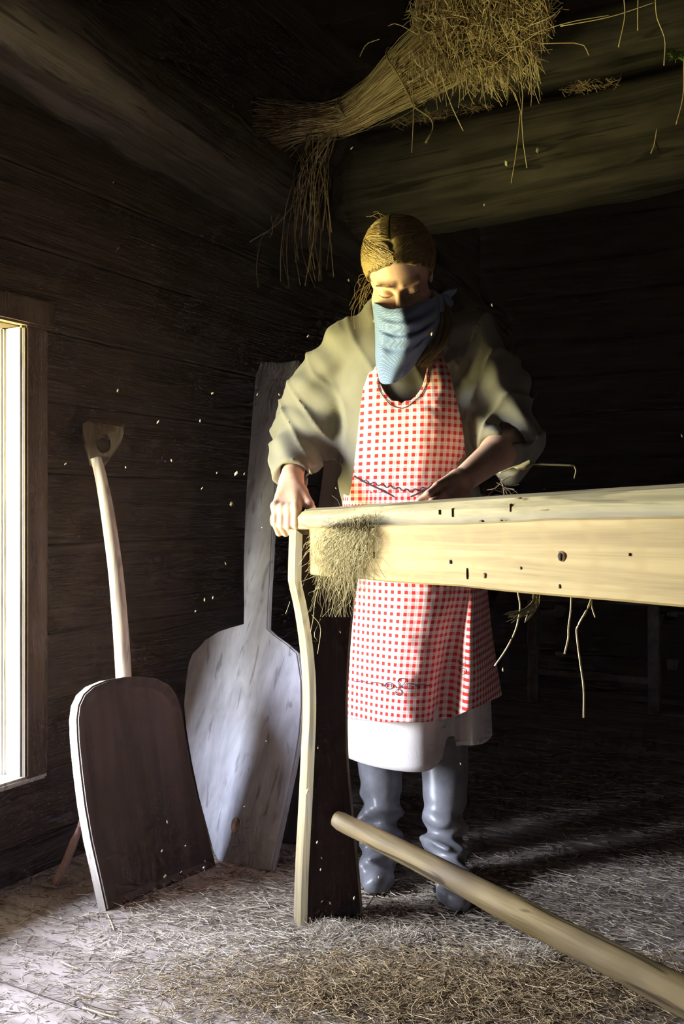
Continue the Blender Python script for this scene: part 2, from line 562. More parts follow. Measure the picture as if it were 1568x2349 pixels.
# ---- left wall: stacked hewn logs with the hatch opening
wall_l = tag(empty('wall_left', ST(0, 0, 0)), 'dark hewn log wall with the bright hatch opening', None, None, 'structure')
levels = [-0.02, 0.085, 0.246, 0.42, 0.594, 0.82, 1.0, 1.18, 1.357, 1.56, 1.75, 1.93, 2.15, 2.40, 2.62, 2.80]
for k in range(len(levels) - 1):
    z0, z1 = levels[k], levels[k + 1]
    inwin = z0 >= WIN_Z0 - 0.001 and z1 <= WIN_Z1 + 0.001
    spans = [(S_MIN, WIN_S0 - 0.075), (WIN_S1 + 0.075, S_MAX)] if inwin else [(S_MIN, S_MAX)]
    for a, b in spans:
        M = frame(ST(a, -WALL_T / 2, (z0 + z1) / 2), D, N)
        board('log', b - a, z1 - z0 + 0.008, WALL_T, M_LOG, M, wall_l, bev=0.010, wob=0.004, seed=k * 5.3 + a)

# ---- hatch
win = tag(empty('window_1', ST(0, 0, WIN_Z0)), 'open hatch in the log wall with daylight painted into its pale reveal', None, None, 'structure')
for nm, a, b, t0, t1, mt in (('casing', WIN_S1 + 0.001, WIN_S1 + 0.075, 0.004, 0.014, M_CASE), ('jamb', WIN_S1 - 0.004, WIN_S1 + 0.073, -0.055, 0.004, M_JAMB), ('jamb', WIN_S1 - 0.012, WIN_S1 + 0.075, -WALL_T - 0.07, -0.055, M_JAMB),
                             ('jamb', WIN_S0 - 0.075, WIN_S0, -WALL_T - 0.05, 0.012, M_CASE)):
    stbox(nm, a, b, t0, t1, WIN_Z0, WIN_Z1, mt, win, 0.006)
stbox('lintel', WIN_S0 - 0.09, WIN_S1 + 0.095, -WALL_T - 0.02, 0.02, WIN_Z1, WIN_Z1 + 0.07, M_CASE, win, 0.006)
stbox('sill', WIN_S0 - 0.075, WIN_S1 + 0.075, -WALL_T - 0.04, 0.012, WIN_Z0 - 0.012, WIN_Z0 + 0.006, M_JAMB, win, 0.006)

# ---- the other walls (logs) and the roof boards
def log_wall(name, p0, dirv, L, label):
    r = tag(empty(name, p0), label, None, None, 'structure')
    z, k = -0.02, 0
    while z < 2.8:
        h = 0.20 + 0.03 * math.sin(k * 2.3)
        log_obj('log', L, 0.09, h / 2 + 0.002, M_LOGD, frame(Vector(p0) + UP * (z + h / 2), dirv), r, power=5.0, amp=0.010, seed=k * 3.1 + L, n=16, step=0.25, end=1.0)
        z += h
        k += 1
    return r
def backing(wall, s0, s1, t0, t1):
    stbox('light_seal', s0, s1, t0, t1, -0.1, 2.95, M_ROOF, wall, 0)  # slab added behind the logs to seal out light leaks
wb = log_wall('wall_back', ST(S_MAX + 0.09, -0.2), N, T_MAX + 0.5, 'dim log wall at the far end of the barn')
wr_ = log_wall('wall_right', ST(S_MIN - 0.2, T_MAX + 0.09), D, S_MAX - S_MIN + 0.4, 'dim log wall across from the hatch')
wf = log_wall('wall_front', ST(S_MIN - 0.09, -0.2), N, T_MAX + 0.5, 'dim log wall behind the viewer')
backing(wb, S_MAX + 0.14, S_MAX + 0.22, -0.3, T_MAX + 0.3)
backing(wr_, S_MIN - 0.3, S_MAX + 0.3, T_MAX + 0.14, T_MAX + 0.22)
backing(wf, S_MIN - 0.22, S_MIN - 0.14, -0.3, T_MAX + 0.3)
ceil = stbox('ceiling', S_MIN - 0.2, S_MAX + 0.2, -0.25, T_MAX + 0.2, CEIL + 0.03, CEIL + 0.08, M_ROOF, None, 0)
tag(ceil, 'dark board ceiling above the loft beams', None, None, 'structure')
s, k = S_MIN - 0.1, 0
while s < S_MAX:
    board('board', T_MAX + 0.4, 0.235, 0.03, M_ROOF, frame(ST(s + 0.12, -0.2, CEIL + 0.012), N), ceil, bev=0.004, wob=0.004, seed=k * 2.9)
    s += 0.245
    k += 1

# ---- unseen sloping board added outside to block steep sky light at the hatch
ev = board('sky_blocker', S_MAX - S_MIN, 0.95, 0.06, M_ROOF, frame(ST(S_MIN, -WALL_T - 0.45, 1.84), D, UP + N * -0.45), None, bev=0.0)
tag(ev, 'unseen board added outside the hatch wall to block high sky', None, None, 'structure')

# ---- beams
b1 = log_obj('wall_plate_beam', S_MAX - S_MIN, 0.125, 0.125, M_PLATE, frame(ST(S_MIN, 0.085, 2.030 + 3.0 * 0.07), D + UP * -0.07), None, power=2.3, amp=0.030, seed=4.2, n=28, step=0.07)
tag(b1, 'thick rounded log running along the top of the left wall', None, None, 'structure')
b2 = log_obj('tie_beam', 2.95, 0.13, 0.155, M_BEAM, frame(ST(1.20, 0.28, 1.936), N + UP * 0.036), None, power=2.6, amp=0.018, seed=8.9, n=28, step=0.07, end=0.6)
tag(b2, 'lower thick tie log crossing the barn behind the woman', None, None, 'structure')
b3 = log_obj('tie_beam', 3.0, 0.09, 0.095, M_BEAM, frame(ST(1.22, 0.22, 2.255), N + UP * 0.012), None, power=3.0, amp=0.014, seed=2.2, n=24, step=0.07, end=0.7)
tag(b3, 'upper thinner tie log carrying the flax and hay', None, None, 'structure')
#@@OBJECTS
# ================================================================== WOODEN THINGS
# ---- flax brake: end board, front plank, upper beam
Wd = Vector((0.91, 0.415, 0)).normalized()      # across the brake
Pd = Vector((Wd.y, -Wd.x, 0))                   # along the brake, towards the camera
F0 = Vector((-0.0855, 2.066, 0.0))
brake = tag(empty('flax_brake', (F0 + Wd * 0.08)), 'wooden flax brake bench with pale planks and waisted end board in front of the woman', 'flax brake')
Mb = Matrix((Wd, -Pd, UP)).transposed().to_4x4()
Mb.translation = F0
def to_u(px, py):
    q = Mb.inverted() @ on_plane(px, py, F0, Pd)
    return (q.x, max(q.z, 0.0))
left = [(693, 2133), (697, 2000), (705, 1850), (710, 1740), (714, 1640), (713, 1560), (706, 1480), (694, 1400), (682, 1345), (680, 1320), (683, 1215)]
right = [(835, 1215), (834, 1290), (824, 1340), (812, 1440), (804, 1560), (802, 1640), (804, 1740), (812, 1830), (822, 1930), (834, 2060), (837, 2106)]
outl = [tuple(q) for q in spline([to_u(*p) for p in left], 30)] + [tuple(q) for q in spline([to_u(*p) for p in right], 30)]
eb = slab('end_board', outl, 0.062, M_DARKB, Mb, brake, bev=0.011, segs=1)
eb.data.materials.append(M_POST)                # pale edges, dark faces
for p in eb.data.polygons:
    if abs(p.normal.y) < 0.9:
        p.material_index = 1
# second end board far out of the frame carries the other end
Mb2 = Mb.copy()
Mb2.translation = F0 + Pd * 1.75
eb2 = link('end_board', eb.data, Mb2, brake)
fp0 = Vector((-0.0715, 2.072, 0.8165)) + Wd * 0.014
fp1 = Vector((0.383, 1.075, 0.8447)) + Wd * 0.014
dv = (fp1 - fp0).normalized()
fp = board('front_plank', 1.72, 0.103, 0.028, M_NEWWOOD, frame(fp0, dv, Wd), brake, bev=0.003, wob=0.004, seed=3)
# bolt holes, knots and nicks of the plank front
M_HOLE = plain('hole_dark', (0.02, 0.014, 0.01), 0.9, 0.2)
M_KNOT = plain('knot_brown', (0.16, 0.09, 0.035), 0.7, 0.3, 90)
Wn = -Wd
def decal(px, py, rx, rz, mat, name, parent, p0, lift=0.0012, n=14):
    c = on_plane(px, py, p0, Wd) + Wn * lift
    M = frame(c, dv, Wn)
    pts = [(math.cos(a) * rx * (1 + 0.15 * math.sin(3 * a + px)), math.sin(a) * rz * (1 + 0.12 * math.cos(2 * a + py))) for a in [2 * math.pi * i / n for i in range(n)]]
    V = [(x, y, -0.004) for x, y in pts] + [(x * 0.92, y * 0.92, 0.0008) for x, y in pts]
    Fc = [[i, (i + 1) % n, n + (i + 1) % n, n + i] for i in range(n)] + [[n + i for i in range(n)]]
    return mesh(name, V, Fc, mat, M, parent)
pf = fp0 + Wn * 0.014
decal(858, 1273, 0.0035, 0.0058, M_HOLE, 'bolt_hole', fp, pf)
decal(1034, 1289, 0.003, 0.0038, M_HOLE, 'bolt_hole', fp, pf)
decal(1289, 1276, 0.0095, 0.0085, M_KNOT, 'knot', fp, pf, 0.0009)
decal(1287, 1277, 0.0050, 0.0060, M_HOLE, 'knot', fp, pf, 0.0016)
decal(1072, 1316, 0.0016, 0.0085, M_HOLE, 'nick', fp, pf)
decal(1112, 1320, 0.004, 0.005, M_KNOT, 'knot', fp, pf)
decal(1285, 1345, 0.002, 0.0035, M_HOLE, 'nick', fp, pf)
decal(1195, 1303, 0.0022, 0.0022, M_KNOT, 'knot', fp, pf)
decal(1444, 1272, 0.0018, 0.0018, M_KNOT, 'knot', fp, pf)
# upper beam (the brake's jaw) with a thin grip at its end
e0 = Vector((-0.098, 2.297, 0.0))
e1 = Vector((0.417, 1.169, 0.0))
bd = (e1 - e0).normalized()
sec = []
L_b = 2.0
K = 28
Vb = []
for i in range(K + 1):
    q = i / K
    c = e0 + bd * (L_b * q)
    q *= L_b / 1.55
    zt = 0.907 + 0.0275 * q * 1.25
    zb = 0.858 + 0.004 * q
    hw = 0.028 + 0.012 * q
    if i == 0:
        zt -= 0.006
        hw *= 0.8
    ch = 0.017 + 0.006 * q
    wv = lump((q * 9, 0, 0), 1, 0.004, 3.3)
    prof = [(-hw, zb + 0.004), (-hw, zt - ch), (-hw + 0.010, zt - 0.006 + wv * 0.5), (-hw + 0.024, zt + wv * 0.5), (hw - 0.008, zt), (hw, zt - 0.008), (hw, zb), (-hw + 0.006, zb)]
    for a, z in prof:
        p = c + Wd * (a + wv * (1 if a < 0 else 0))
        Vb.append((p.x, p.y, z))
n8 = 8
Fb = [[i * n8 + j, i * n8 + (j + 1) % n8, (i + 1) * n8 + (j + 1) % n8, (i + 1) * n8 + j] for i in range(K) for j in range(n8)]
Fb += [list(range(n8))[::-1], [K * n8 + j for j in range(n8)]]
beam = mesh('jaw_beam', np.array(Vb), Fb, M_BRAKE, frame(e0 + UP * 0.88, bd), brake, False, world=True)
GRIP0, GRIP1 = Vector((-0.085, 2.29, 0.882)), Vector((-0.168, 2.322, 0.880))
tube('grip', [GRIP0, (GRIP0 + GRIP1) / 2, GRIP1], [0.018, 0.017, 0.016], M_BRAKE, beam, 10, 12)
pbm = e0 + Wn * 0.034
for a in ((1008, 1175, 0.0004, 0.005), (1038, 1176, 0.0003, 0.008), (1171, 1165, 0.0004, 0.006), (1160, 1197, 0.003, 0.0022), (1104, 1198, 0.007, 0.004), (1188, 1143, 0.007, 0.0014), (1250, 1170, 0.012, 0.0008), (1150, 1195, 0.003, 0.0025)):
    decal(a[0], a[1], a[2], a[3], M_KNOT, 'crack', beam, pbm, 0.0014)
# rear plank of the brake trough
board('rear_plank', 1.72, 0.095, 0.026, M_NEWWOOD, frame(fp0 + Wd * 0.115 + UP * -0.006, dv, Wd), brake, bev=0.003, wob=0.003, seed=9)

# ---- grey peel leaning in the corner
pb0, pb1 = PF(500, 1974), PF(622, 2003)
mid = (pb0 + pb1) / 2
ed = (pb1 - pb0).normalized()
topc = P(637, 828, 2.98)
upv = (topc - mid)
upv = (upv - ed * upv.dot(ed)).normalized()
nrm = ed.cross(upv).normalized()                 # towards the camera?
if nrm.y > 0:
    nrm = -nrm
def plane_frame(o, xdir, zdir):
    y = Vector(zdir).cross(Vector(xdir)).normalized()
    M = Matrix((Vector(xdir), y, Vector(zdir))).transposed().to_4x4()
    M.translation = o
    return M
Mp = plane_frame(mid, ed, upv)
def outline_on(M, nrm_, pts):
    r = []
    for a in pts:
        q = M.inverted() @ on_plane(a[0], a[1], M.translation, nrm_)
        r.append((q.x, q.z))
    return r
pe = [(597, 828), (640, 831), (683, 825), (678, 880), (668, 930), (655, 990), (638, 1030), (632, 1100), (625, 1200), (620, 1300), (615, 1380), (613, 1441), (628, 1455), (655, 1474), (681, 1497), (691, 1560),
      (692, 1620), (686, 1690), (672, 1770), (655, 1850), (638, 1930), (622, 2002), (590, 1998), (550, 1990), (512, 1985), (500, 1976), (487, 1950), (475, 1905), (455, 1830), (438, 1750), (425, 1670), (420, 1615), (424, 1570), (431, 1520),
      (440, 1498), (455, 1484), (468, 1468), (500, 1448), (530, 1438), (557, 1431), (558, 1380), (557, 1300), (560, 1200), (565, 1100), (572, 1020), (578, 930), (585, 860)]
peel = slab('grain_peel', outline_on(Mp, nrm, pe), 0.022, M_PEEL, Mp, None, bev=0.004)
tag(peel, 'tall weathered grey wooden peel with broad blade leaning in the corner', 'peel')
c = Mp.inverted() @ on_plane(541, 1892, Mp.translation, nrm)
M_PALE = plain('pale_wood_spot', (0.62, 0.50, 0.36), 0.8, 0.15, 80)
n = 14
mesh('knot', [(c.x + 0.014 * math.cos(2 * math.pi * i / n), -0.0025, c.z + 0.019 * math.sin(2 * math.pi * i / n)) for i in range(n)] + [(c.x + 0.016 * math.cos(2 * math.pi * i / n), 0.003, c.z + 0.021 * math.sin(2 * math.pi * i / n)) for i in range(n)],
     [list(range(n))] + [[i, (i + 1) % n, n + (i + 1) % n, n + i] for i in range(n)], M_PALE, Mp, peel)

# ---- dark board standing behind the peel
Md = plane_frame(PF(668, 1975) + Vector((0, 0.12, 0)), Vector((0.97, -0.24, 0)), (upv + Vector((0, -0.06, 0.0))).normalized())
dn = -(Md.to_3x3() @ Vector((0, 1, 0)))
db = slab('loose_board', [(-0.065, 0.0), (0.09, 0.0), (0.075, 0.6), (0.072, 1.17), (-0.055, 1.19), (-0.058, 0.6)], 0.024, M_DARKB, Md, None, bev=0.004)
tag(db, 'dark brown board standing between the grey peel and the flax brake', 'board')

# ---- wooden shovel with D grip at the left wall
q0, q1 = PF(250, 2090), PF(495, 1988)
em = (q0 + q1) / 2
ee = (q1 - q0).normalized()
out = Vector((-ee.y, ee.x, 0))
th = math.radians(12)
us = out * math.sin(th) + UP * math.cos(th)
Ms = plane_frame(em, ee, us)
sn = -(Ms.to_3x3() @ Vector((0, 1, 0)))
shovel = tag(empty('grain_shovel', em), 'dark wooden grain shovel with round-shouldered blade leaning under the hatch', 'shovel')
bl = [(246, 2091), (228, 2010), (210, 1930), (196, 1850), (186, 1770), (179, 1700), (177, 1650), (181, 1618), (193, 1592), (214, 1573), (245, 1560), (285, 1553), (325, 1551), (360, 1556), (388, 1570), (407, 1594), (419, 1630), (428, 1690), (440, 1760), (456, 1830), (474, 1900), (492, 1965), (497, 1988)]
ol = outline_on(Ms, sn, bl)
ol = [(x, max(z, 0.0)) for x, z in ol]
ob = slab('blade', ol, 0.034, M_SHOVEL, Ms, shovel, bev=0.004, dish=0.008, dish_inset=0.022)
# blade rim, left and top, paled in colour to carry the hatch light
rim_pts = [Ms @ Vector((x, 0.017, z)) for x, z in ol[:14]]
ob.data.materials.append(M_SHEDGE)
for p in ob.data.polygons:
    cx = p.center
    if abs((Vector(p.normal)).y) < 0.55 and p.normal.x < 0.5:
        p.material_index = 1
hpts = [(284, 1600, 2.405), (283, 1548, 2.405), (277, 1450, 2.42), (266, 1320, 2.43), (250, 1200, 2.44), (240, 1140, 2.445), (229, 1085, 2.45), (219, 1050, 2.45)]
tube('handle', [P(*a) for a in hpts], [0.019, 0.020, 0.020, 0.019, 0.018, 0.0165, 0.015, 0.014], M_SHEDGE, shovel, 40, 12)
# D-shaped grip: a tapering plate with an oval hole
go = P(222, 1062, 2.45)
gt = P(232, 972, 2.50)
gx = Vector((0.93, 0.37, 0))
gu = (gt - go).normalized()
Mg = plane_frame(go, (gx - gu * gx.dot(gu)).normalized(), gu)
bm = bmesh.new()
hh = (gt - go).length
nn = 28
outer, inner = [], []
for i in range(nn):
    a = 2 * math.pi * i / nn
    ca, sa = math.cos(a), math.sin(a)
    zc = hh * 0.52
    # outer trapezoid limits along the ray
    inner.append((0.012 + 0.019 * ca, zc + 0.030 * sa))
    best = 9
    poly = [(-0.015, 0.0), (0.018, 0.0), (0.058, hh * 0.72), (0.060, hh), (-0.048, hh * 1.02), (-0.044, hh * 0.75)]
    for j in range(len(poly)):
        x1, y1 = poly[j]
        x2, y2 = poly[(j + 1) % len(poly)]
        dx, dy = x2 - x1, y2 - y1
        det = ca * (-dy) + dx * sa
        if abs(det) < 1e-9:
            continue
        rx, ry = x1 - 0.012, y1 - zc
        tt = (rx * (-dy) + dx * ry) / det
        uu = (ca * ry - sa * rx) / det
        if tt > 0 and -1e-6 <= uu <= 1 + 1e-6:
            best = min(best, tt)
    outer.append((0.012 + best * ca, zc + best * sa))
ring = []
for y in (0.0, 0.026):
    ring.append([bm.verts.new((x, y, z)) for x, z in outer])
    ring.append([bm.verts.new((x, y, z)) for x, z in inner])
for i in range(nn):
    j = (i + 1) % nn
    bm.faces.new((ring[0][i], ring[0][j], ring[1][j], ring[1][i]))
    bm.faces.new((ring[2][i], ring[3][i], ring[3][j], ring[2][j]))
    bm.faces.new((ring[0][i], ring[2][i], ring[2][j], ring[0][j]))
    bm.faces.new((ring[1][i], ring[1][j], ring[3][j], ring[3][i]))
bm_obj('grip', bm, M_GRIPW, Mg, shovel)

# ---- short stick between shovel and wall
stp = [PF(123, 2040) + UP * 0.008, P(148, 1985, 2.31), P(168, 1935, 2.335), P(180, 1905, 2.35), P(186, 1880, 2.36), P(192, 1850, 2.37)]
st = tube('stick', stp, [0.009, 0.010, 0.010, 0.007, 0.005, 0.004], M_STICK, None, 26, 8)
tag(st, 'short peeled stick leaning on the wall base beside the shovel', 'stick')

# ---- long pole leaning against the end board
pa = on_plane(768, 1872, F0, Pd) + Pd * 0.012
pb_ = P(1568, 2289, 1.62)
dirp = (pb_ - pa).normalized()
pend = pb_ + dirp * 0.10
Lp = (pend - pa).length
nr, ns = 60, 20
V, Fc = [], []
for i in range(nr + 1):
    q = i / nr
    r = 0.0195 + 0.0145 * q
    e = 1.0
    if i == 0: e = 0.45
    elif i == 1: e = 0.86
    x = Lp * max(0, (i - 1)) / (nr - 1) if i > 0 else -0.005
    wy, wz = lump((x * 2.2, 0, 0), 1, 0.010, 1.7), lump((x * 2.5, 4, 0), 1, 0.008, 6.1)
    for j in range(ns):
        a = 2 * math.pi * j / ns
        rr = r * e * (1 + lump((x * 14, math.cos(a) * 1.3, math.sin(a) * 1.3), 1, 0.09, 2.0))
        V.append((x, wy + rr * math.cos(a), wz + rr * math.sin(a)))
for i in range(nr):
    for j in range(ns):
        Fc.append([i * ns + j, i * ns + (j + 1) % ns, (i + 1) * ns + (j + 1) % ns, (i + 1) * ns + j])
Fc += [list(range(ns))[::-1], [nr * ns + j for j in range(ns)]]
pole = mesh('pole', V, Fc, M_POLE, frame(pa, dirp))
tag(pole, 'long peeled wooden pole slanting down in front of the boots', 'pole')

# ---- low wooden rack in the dark behind
M_RACK = wood('rack_grey', (0.16, 0.14, 0.14), (0.26, 0.23, 0.23), (20, 20, 2), 0.9, 0.4, 0.003)
rk = tag(empty('low_table', PF(1500, 1640)), 'small grey wooden table frame standing in the dark at the back', 'table')
ro = PF(1500, 1640)
for a, b in ((0.0, 0.0), (-0.55, 0.0), (-0.55, 0.45), (0.0, 0.45)):
    c = ro + N * a + D * b
    M = frame(c, UP, D)
    board('leg', 0.49, 0.05, 0.05, M_RACK, M, rk, 0.004)
for b in (0.0, 0.45):
    board('rail', 0.55, 0.03, 0.03, M_RACK, frame(ro + N * -0.55 + D * b + UP * 0.15, N), rk, 0.003)
board('table_top', 0.68, 0.60, 0.03, M_RACK, frame(ro + N * -0.61 + D * 0.225 + UP * 0.505, N), rk, 0.004)
#@@PERSON
# ================================================================== THE WOMAN
M_SKIN = None
m, t, b = mat_new('skin')
v = coords(t)
n1 = noise(t, v, 22, 4, 0.6)
c = ramp(t, n1, [(0.3, (0.62, 0.36, 0.24)), (0.7, (0.74, 0.48, 0.34))])
t.links.new(c, b.inputs['Base Color'])
b.inputs['Roughness'].default_value = 0.55
b.inputs['Subsurface Weight'].default_value = 0.0
bump(t, b, noise(t, v, 260, 3, 0.6), 0.12, 0.001)
M_SKIN = m
M_TUNIC = cloth('olive_linen', (0.19, 0.18, 0.138))
M_LINEN = cloth('pale_linen', (0.74, 0.70, 0.68), var=0.08)
M_BOOT = plain('boot_leather', (0.20, 0.205, 0.225), 0.36, 0.3, 26, 0.25, 0.5)
M_HAIR = plain('dark_blond_hair', (0.20, 0.135, 0.05), 0.5, 0.35, 60, 0.3, 0.4)
M_HAIRS = straw_mat('blond_strand', [(0.16, 0.10, 0.035), (0.30, 0.20, 0.07), (0.40, 0.28, 0.11), (0.24, 0.16, 0.05), (0.48, 0.35, 0.15)], 0.45)
M_BROW = plain('brow_hair', (0.20, 0.12, 0.06), 0.7, 0.2)
M_THREAD = plain('dark_thread', (0.10, 0.05, 0.07), 0.9, 0.2)
def gingham(name, period=0.0172, red=(0.70, 0.035, 0.03), white=(0.86, 0.80, 0.76)):
    m, t, b = mat_new(name)
    u = nd(t, 'ShaderNodeUVMap')
    s_ = nd(t, 'ShaderNodeSeparateXYZ')
    t.links.new(u.outputs[0], s_.inputs[0])
    outs = []
    for ax in (0, 1):
        a = nd(t, 'ShaderNodeMath', operation='MULTIPLY')
        a.inputs[1].default_value = 1.0 / period
        t.links.new(s_.outputs[ax], a.inputs[0])
        f = nd(t, 'ShaderNodeMath', operation='FRACT')
        t.links.new(a.outputs[0], f.inputs[0])
        r = ramp(t, f.outputs[0], [(0.0, (1, 1, 1)), (0.44, (1, 1, 1)), (0.49, (0, 0, 0)), (0.60, (0, 0, 0)), (0.64, (0.4,) * 3), (0.70, (0.4,) * 3), (0.74, (0, 0, 0)), (0.95, (0, 0, 0)), (1.0, (1, 1, 1))])
        outs.append(r)
    ad = nd(t, 'ShaderNodeMix', data_type='RGBA', blend_type='ADD')
    ad.inputs[0].default_value = 1.0
    t.links.new(outs[0], ad.inputs[6])
    t.links.new(outs[1], ad.inputs[7])
    h = nd(t, 'ShaderNodeMath', operation='MULTIPLY')
    h.inputs[1].default_value = 0.5
    t.links.new(ad.outputs[2], h.inputs[0])
    h2 = nd(t, 'ShaderNodeMath', operation='POWER')
    h2.inputs[1].default_value = 1.15
    t.links.new(h.outputs[0], h2.inputs[0])
    col = mixc(t, h2.outputs[0], white, red)
    t.links.new(col, b.inputs['Base Color'])
    b.inputs['Roughness'].default_value = 0.95
    b.inputs['Specular IOR Level'].default_value = 0.08
    bump(t, b, noise(t, coords(t), 500, 2, 0.5), 0.2, 0.001)
    return m
M_GING = gingham('red_gingham')
m, t, b = mat_new('blue_dotted')
vo = nd(t, 'ShaderNodeTexVoronoi')
vo.inputs['Scale'].default_value = 1.0
vo.inputs['Randomness'].default_value = 0.0
mp_ = nd(t, 'ShaderNodeMapping')
mp_.inputs['Scale'].default_value = (260, 260, 260)
mp_.inputs['Rotation'].default_value = (0, 0, 0.78)
uvn = nd(t, 'ShaderNodeUVMap')
t.links.new(uvn.outputs[0], mp_.inputs[0])
t.links.new(mp_.outputs[0], vo.inputs['Vector'])
c = ramp(t, vo.outputs['Distance'], [(0.20, (0.22, 0.29, 0.45)), (0.45, (0.115, 0.175, 0.315))])
t.links.new(c, b.inputs['Base Color'])
b.inputs['Roughness'].default_value = 0.95
M_KER = m

person = tag(empty('person', (0.15, 2.42, 0.0)), 'person in olive tunic, red gingham apron and blue face kerchief bending over the brake', 'person')

# ---- head frame
HC = P(917, 630, 2.25)
pitch, roll, yaw = math.radians(43), math.radians(-6), math.radians(-6)
Rh = Matrix.Rotation(yaw, 3, 'Z') @ Matrix.Rotation(pitch, 3, 'X') @ Matrix.Rotation(roll, 3, 'Y')
# rotation about X by +pitch sends local +z towards -y (crown leans to the camera)
def H(x, y, z):
    return HC + Rh @ Vector((x, y, z))
Rl = [[Rh[i][j] for j in range(3)] for i in range(3)]

R_SH, R_EL, R_WR = P(802, 792, 2.42), P(690, 985, 2.56), P(669, 1098, 2.36)
L_SH, L_EL, L_WR = P(1082, 782, 2.37), P(1183, 1005, 2.31), P(1055, 1106, 2.08)
PEL = P(950, 1270, 2.50)
CHE = P(935, 900, 2.43)
NECK = P(925, 745, 2.37)

xs = np.arange(-0.20, 0.49, 0.0026)
ys = np.arange(1.90, 2.72, 0.0032)
zs = np.concatenate([np.arange(0.0, 0.80, 0.014), np.arange(0.80, 1.13, 0.003), np.arange(1.13, 1.27, 0.008), np.arange(1.27, 1.63, 0.0026)])
B = Field(xs, ys, zs)
# torso and legs (slim, under the clothes)
B.cap(PEL, CHE, 0.10, 0.105, 0.03)
B.cap(CHE, NECK, 0.09, 0.05, 0.03)
B.cap(R_SH, L_SH, 0.045, 0.045, 0.04)
LHIP, RHIP = P(1000, 1330, 2.53), P(890, 1330, 2.57)
LANK, RANK = P(1022, 1965, 2.35), P(872, 1925, 2.45)
LKNE, RKNE = P(1016, 1640, 2.47), P(872, 1640, 2.50)
for hp, kn, an in ((LHIP, LKNE, LANK), (RHIP, RKNE, RANK)):
    B.cap(PEL, hp, 0.09, 0.08, 0.03)
    B.cap(hp, kn, 0.072, 0.045, 0.03)
    B.cap(kn, an, 0.043, 0.030, 0.02)
    B.cap(an, Vector((an.x, an.y, 0.04)), 0.035, 0.03, 0.02)
    B.cap(Vector((an.x, an.y, 0.045)), Vector((an.x - 0.01, an.y - 0.14, 0.035)), 0.03, 0.025, 0.02)
# neck and head
B.cap(NECK, H(0, 0.03, -0.07), 0.052, 0.052, 0.02)
B.ell(H(0, 0.012, 0.032), (0.074, 0.094, 0.088), 0.012, Rl)
B.ell(H(0, -0.028, -0.045), (0.058, 0.060, 0.072), 0.03, Rl)
B.ell(H(0, -0.072, -0.100), (0.022, 0.020, 0.018), 0.025, Rl)
for sx in (-1, 1):
    B.ell(H(sx * 0.044, -0.056, -0.028), (0.024, 0.024, 0.020), 0.022, Rl)
    B.cap(H(sx * 0.012, -0.0845, 0.017), H(sx * 0.045, -0.071, 0.019), 0.0075, 0.0065, 0.014)
    B.ell(H(sx * 0.031, -0.0945, 0.001), (0.017, 0.013, 0.010), 0.012, Rl, True)
    B.ell(H(sx * 0.031, -0.0725, 0.000), (0.0150, 0.0135, 0.0125), 0.004, Rl)
    B.cap(H(sx * 0.020, -0.0855, -0.0035), H(sx * 0.042, -0.0795, -0.0035), 0.0026, 0.0024, 0.003)
    B.ell(H(sx * 0.068, 0.026, -0.020), (0.007, 0.014, 0.024), 0.008, Rl)
B.cap(H(0, -0.086, 0.006), H(0, -0.108, -0.034), 0.0072, 0.0105, 0.010)
B.ell(H(0, -0.103, -0.038), (0.016, 0.011, 0.009), 0.008, Rl)
# frown furrows between the brows
for sx in (-0.006, 0.007):
    B.cap(H(sx, -0.0985, 0.008), H(sx * 1.5, -0.0965, 0.034), 0.0030, 0.0012, 0.004, True)
for zz in (0.048, 0.060):
    B.cap(H(-0.03, -0.0885 + (zz - 0.048) * 0.35, zz), H(0.03, -0.0885 + (zz - 0.048) * 0.35, zz + 0.001), 0.0014, 0.0014, 0.003, True)
# arms
B.cap(R_SH, R_EL, 0.045, 0.038, 0.02)
B.cap(R_EL, R_WR, 0.038, 0.027, 0.015)
B.cap(L_SH, L_EL, 0.045, 0.039, 0.02)
fm = L_EL.lerp(L_WR, 0.35)
B.cap(L_EL, fm, 0.038, 0.040, 0.02)
B.cap(fm, L_WR, 0.040, 0.0265, 0.015)
# right hand closed round the grip
ga = (GRIP1 - GRIP0).normalized()
gz = UP
gn = gz.cross(ga).normalized()
if gn.y > 0:
    gn = -gn                                           # near side of the grip
def G(a, n_, z):
    return GRIP0 + ga * a + gn * n_ + gz * z
R_WRk = R_WR + Vector((0, -0.005, -0.012))
mcps = []
for i, (a, rr, lz) in enumerate(((0.012, 0.0098, 0.0), (0.0305, 0.0100, -0.003), (0.049, 0.0096, -0.001), (0.0665, 0.0086, 0.005))):
    mcp = G(a + 0.001, 0.030, 0.027 + lz)
    pip = G(a - 0.002, 0.040, -0.011 + lz)
    dip = G(a - 0.003, 0.018, -0.031)
    tip = G(a - 0.003, -0.006, -0.027)
    mcps.append(mcp)
    B.cap(mcp, pip, rr * 1.05, rr, 0.005)
    B.cap(pip, dip, rr, rr * 0.9, 0.004)
    B.cap(dip, tip, rr * 0.9, rr * 0.8, 0.004)
    B.ell(mcp + gn * 0.004 + gz * 0.003, (rr * 1.0,) * 3, 0.006)
    root = R_WRk + ga * ((a - 0.04) * 0.45) + gn * 0.006
    B.cap(root, mcp, 0.018, rr * 1.12, 0.010)
    B.cap(R_WRk + ga * ((a - 0.04) * 0.35), G(a, 0.006, 0.034), 0.018, 0.010, 0.012)
B.cap(R_WR, R_WRk, 0.025, 0.022, 0.012)
th0 = R_WRk.lerp(G(-0.005, 0.0, 0.04), 0.45) + ga * -0.006
th1 = G(-0.010, 0.006, 0.036)
B.cap(R_WRk, th0, 0.016, 0.015, 0.012)
B.cap(th0, th1, 0.015, 0.0115, 0.008)
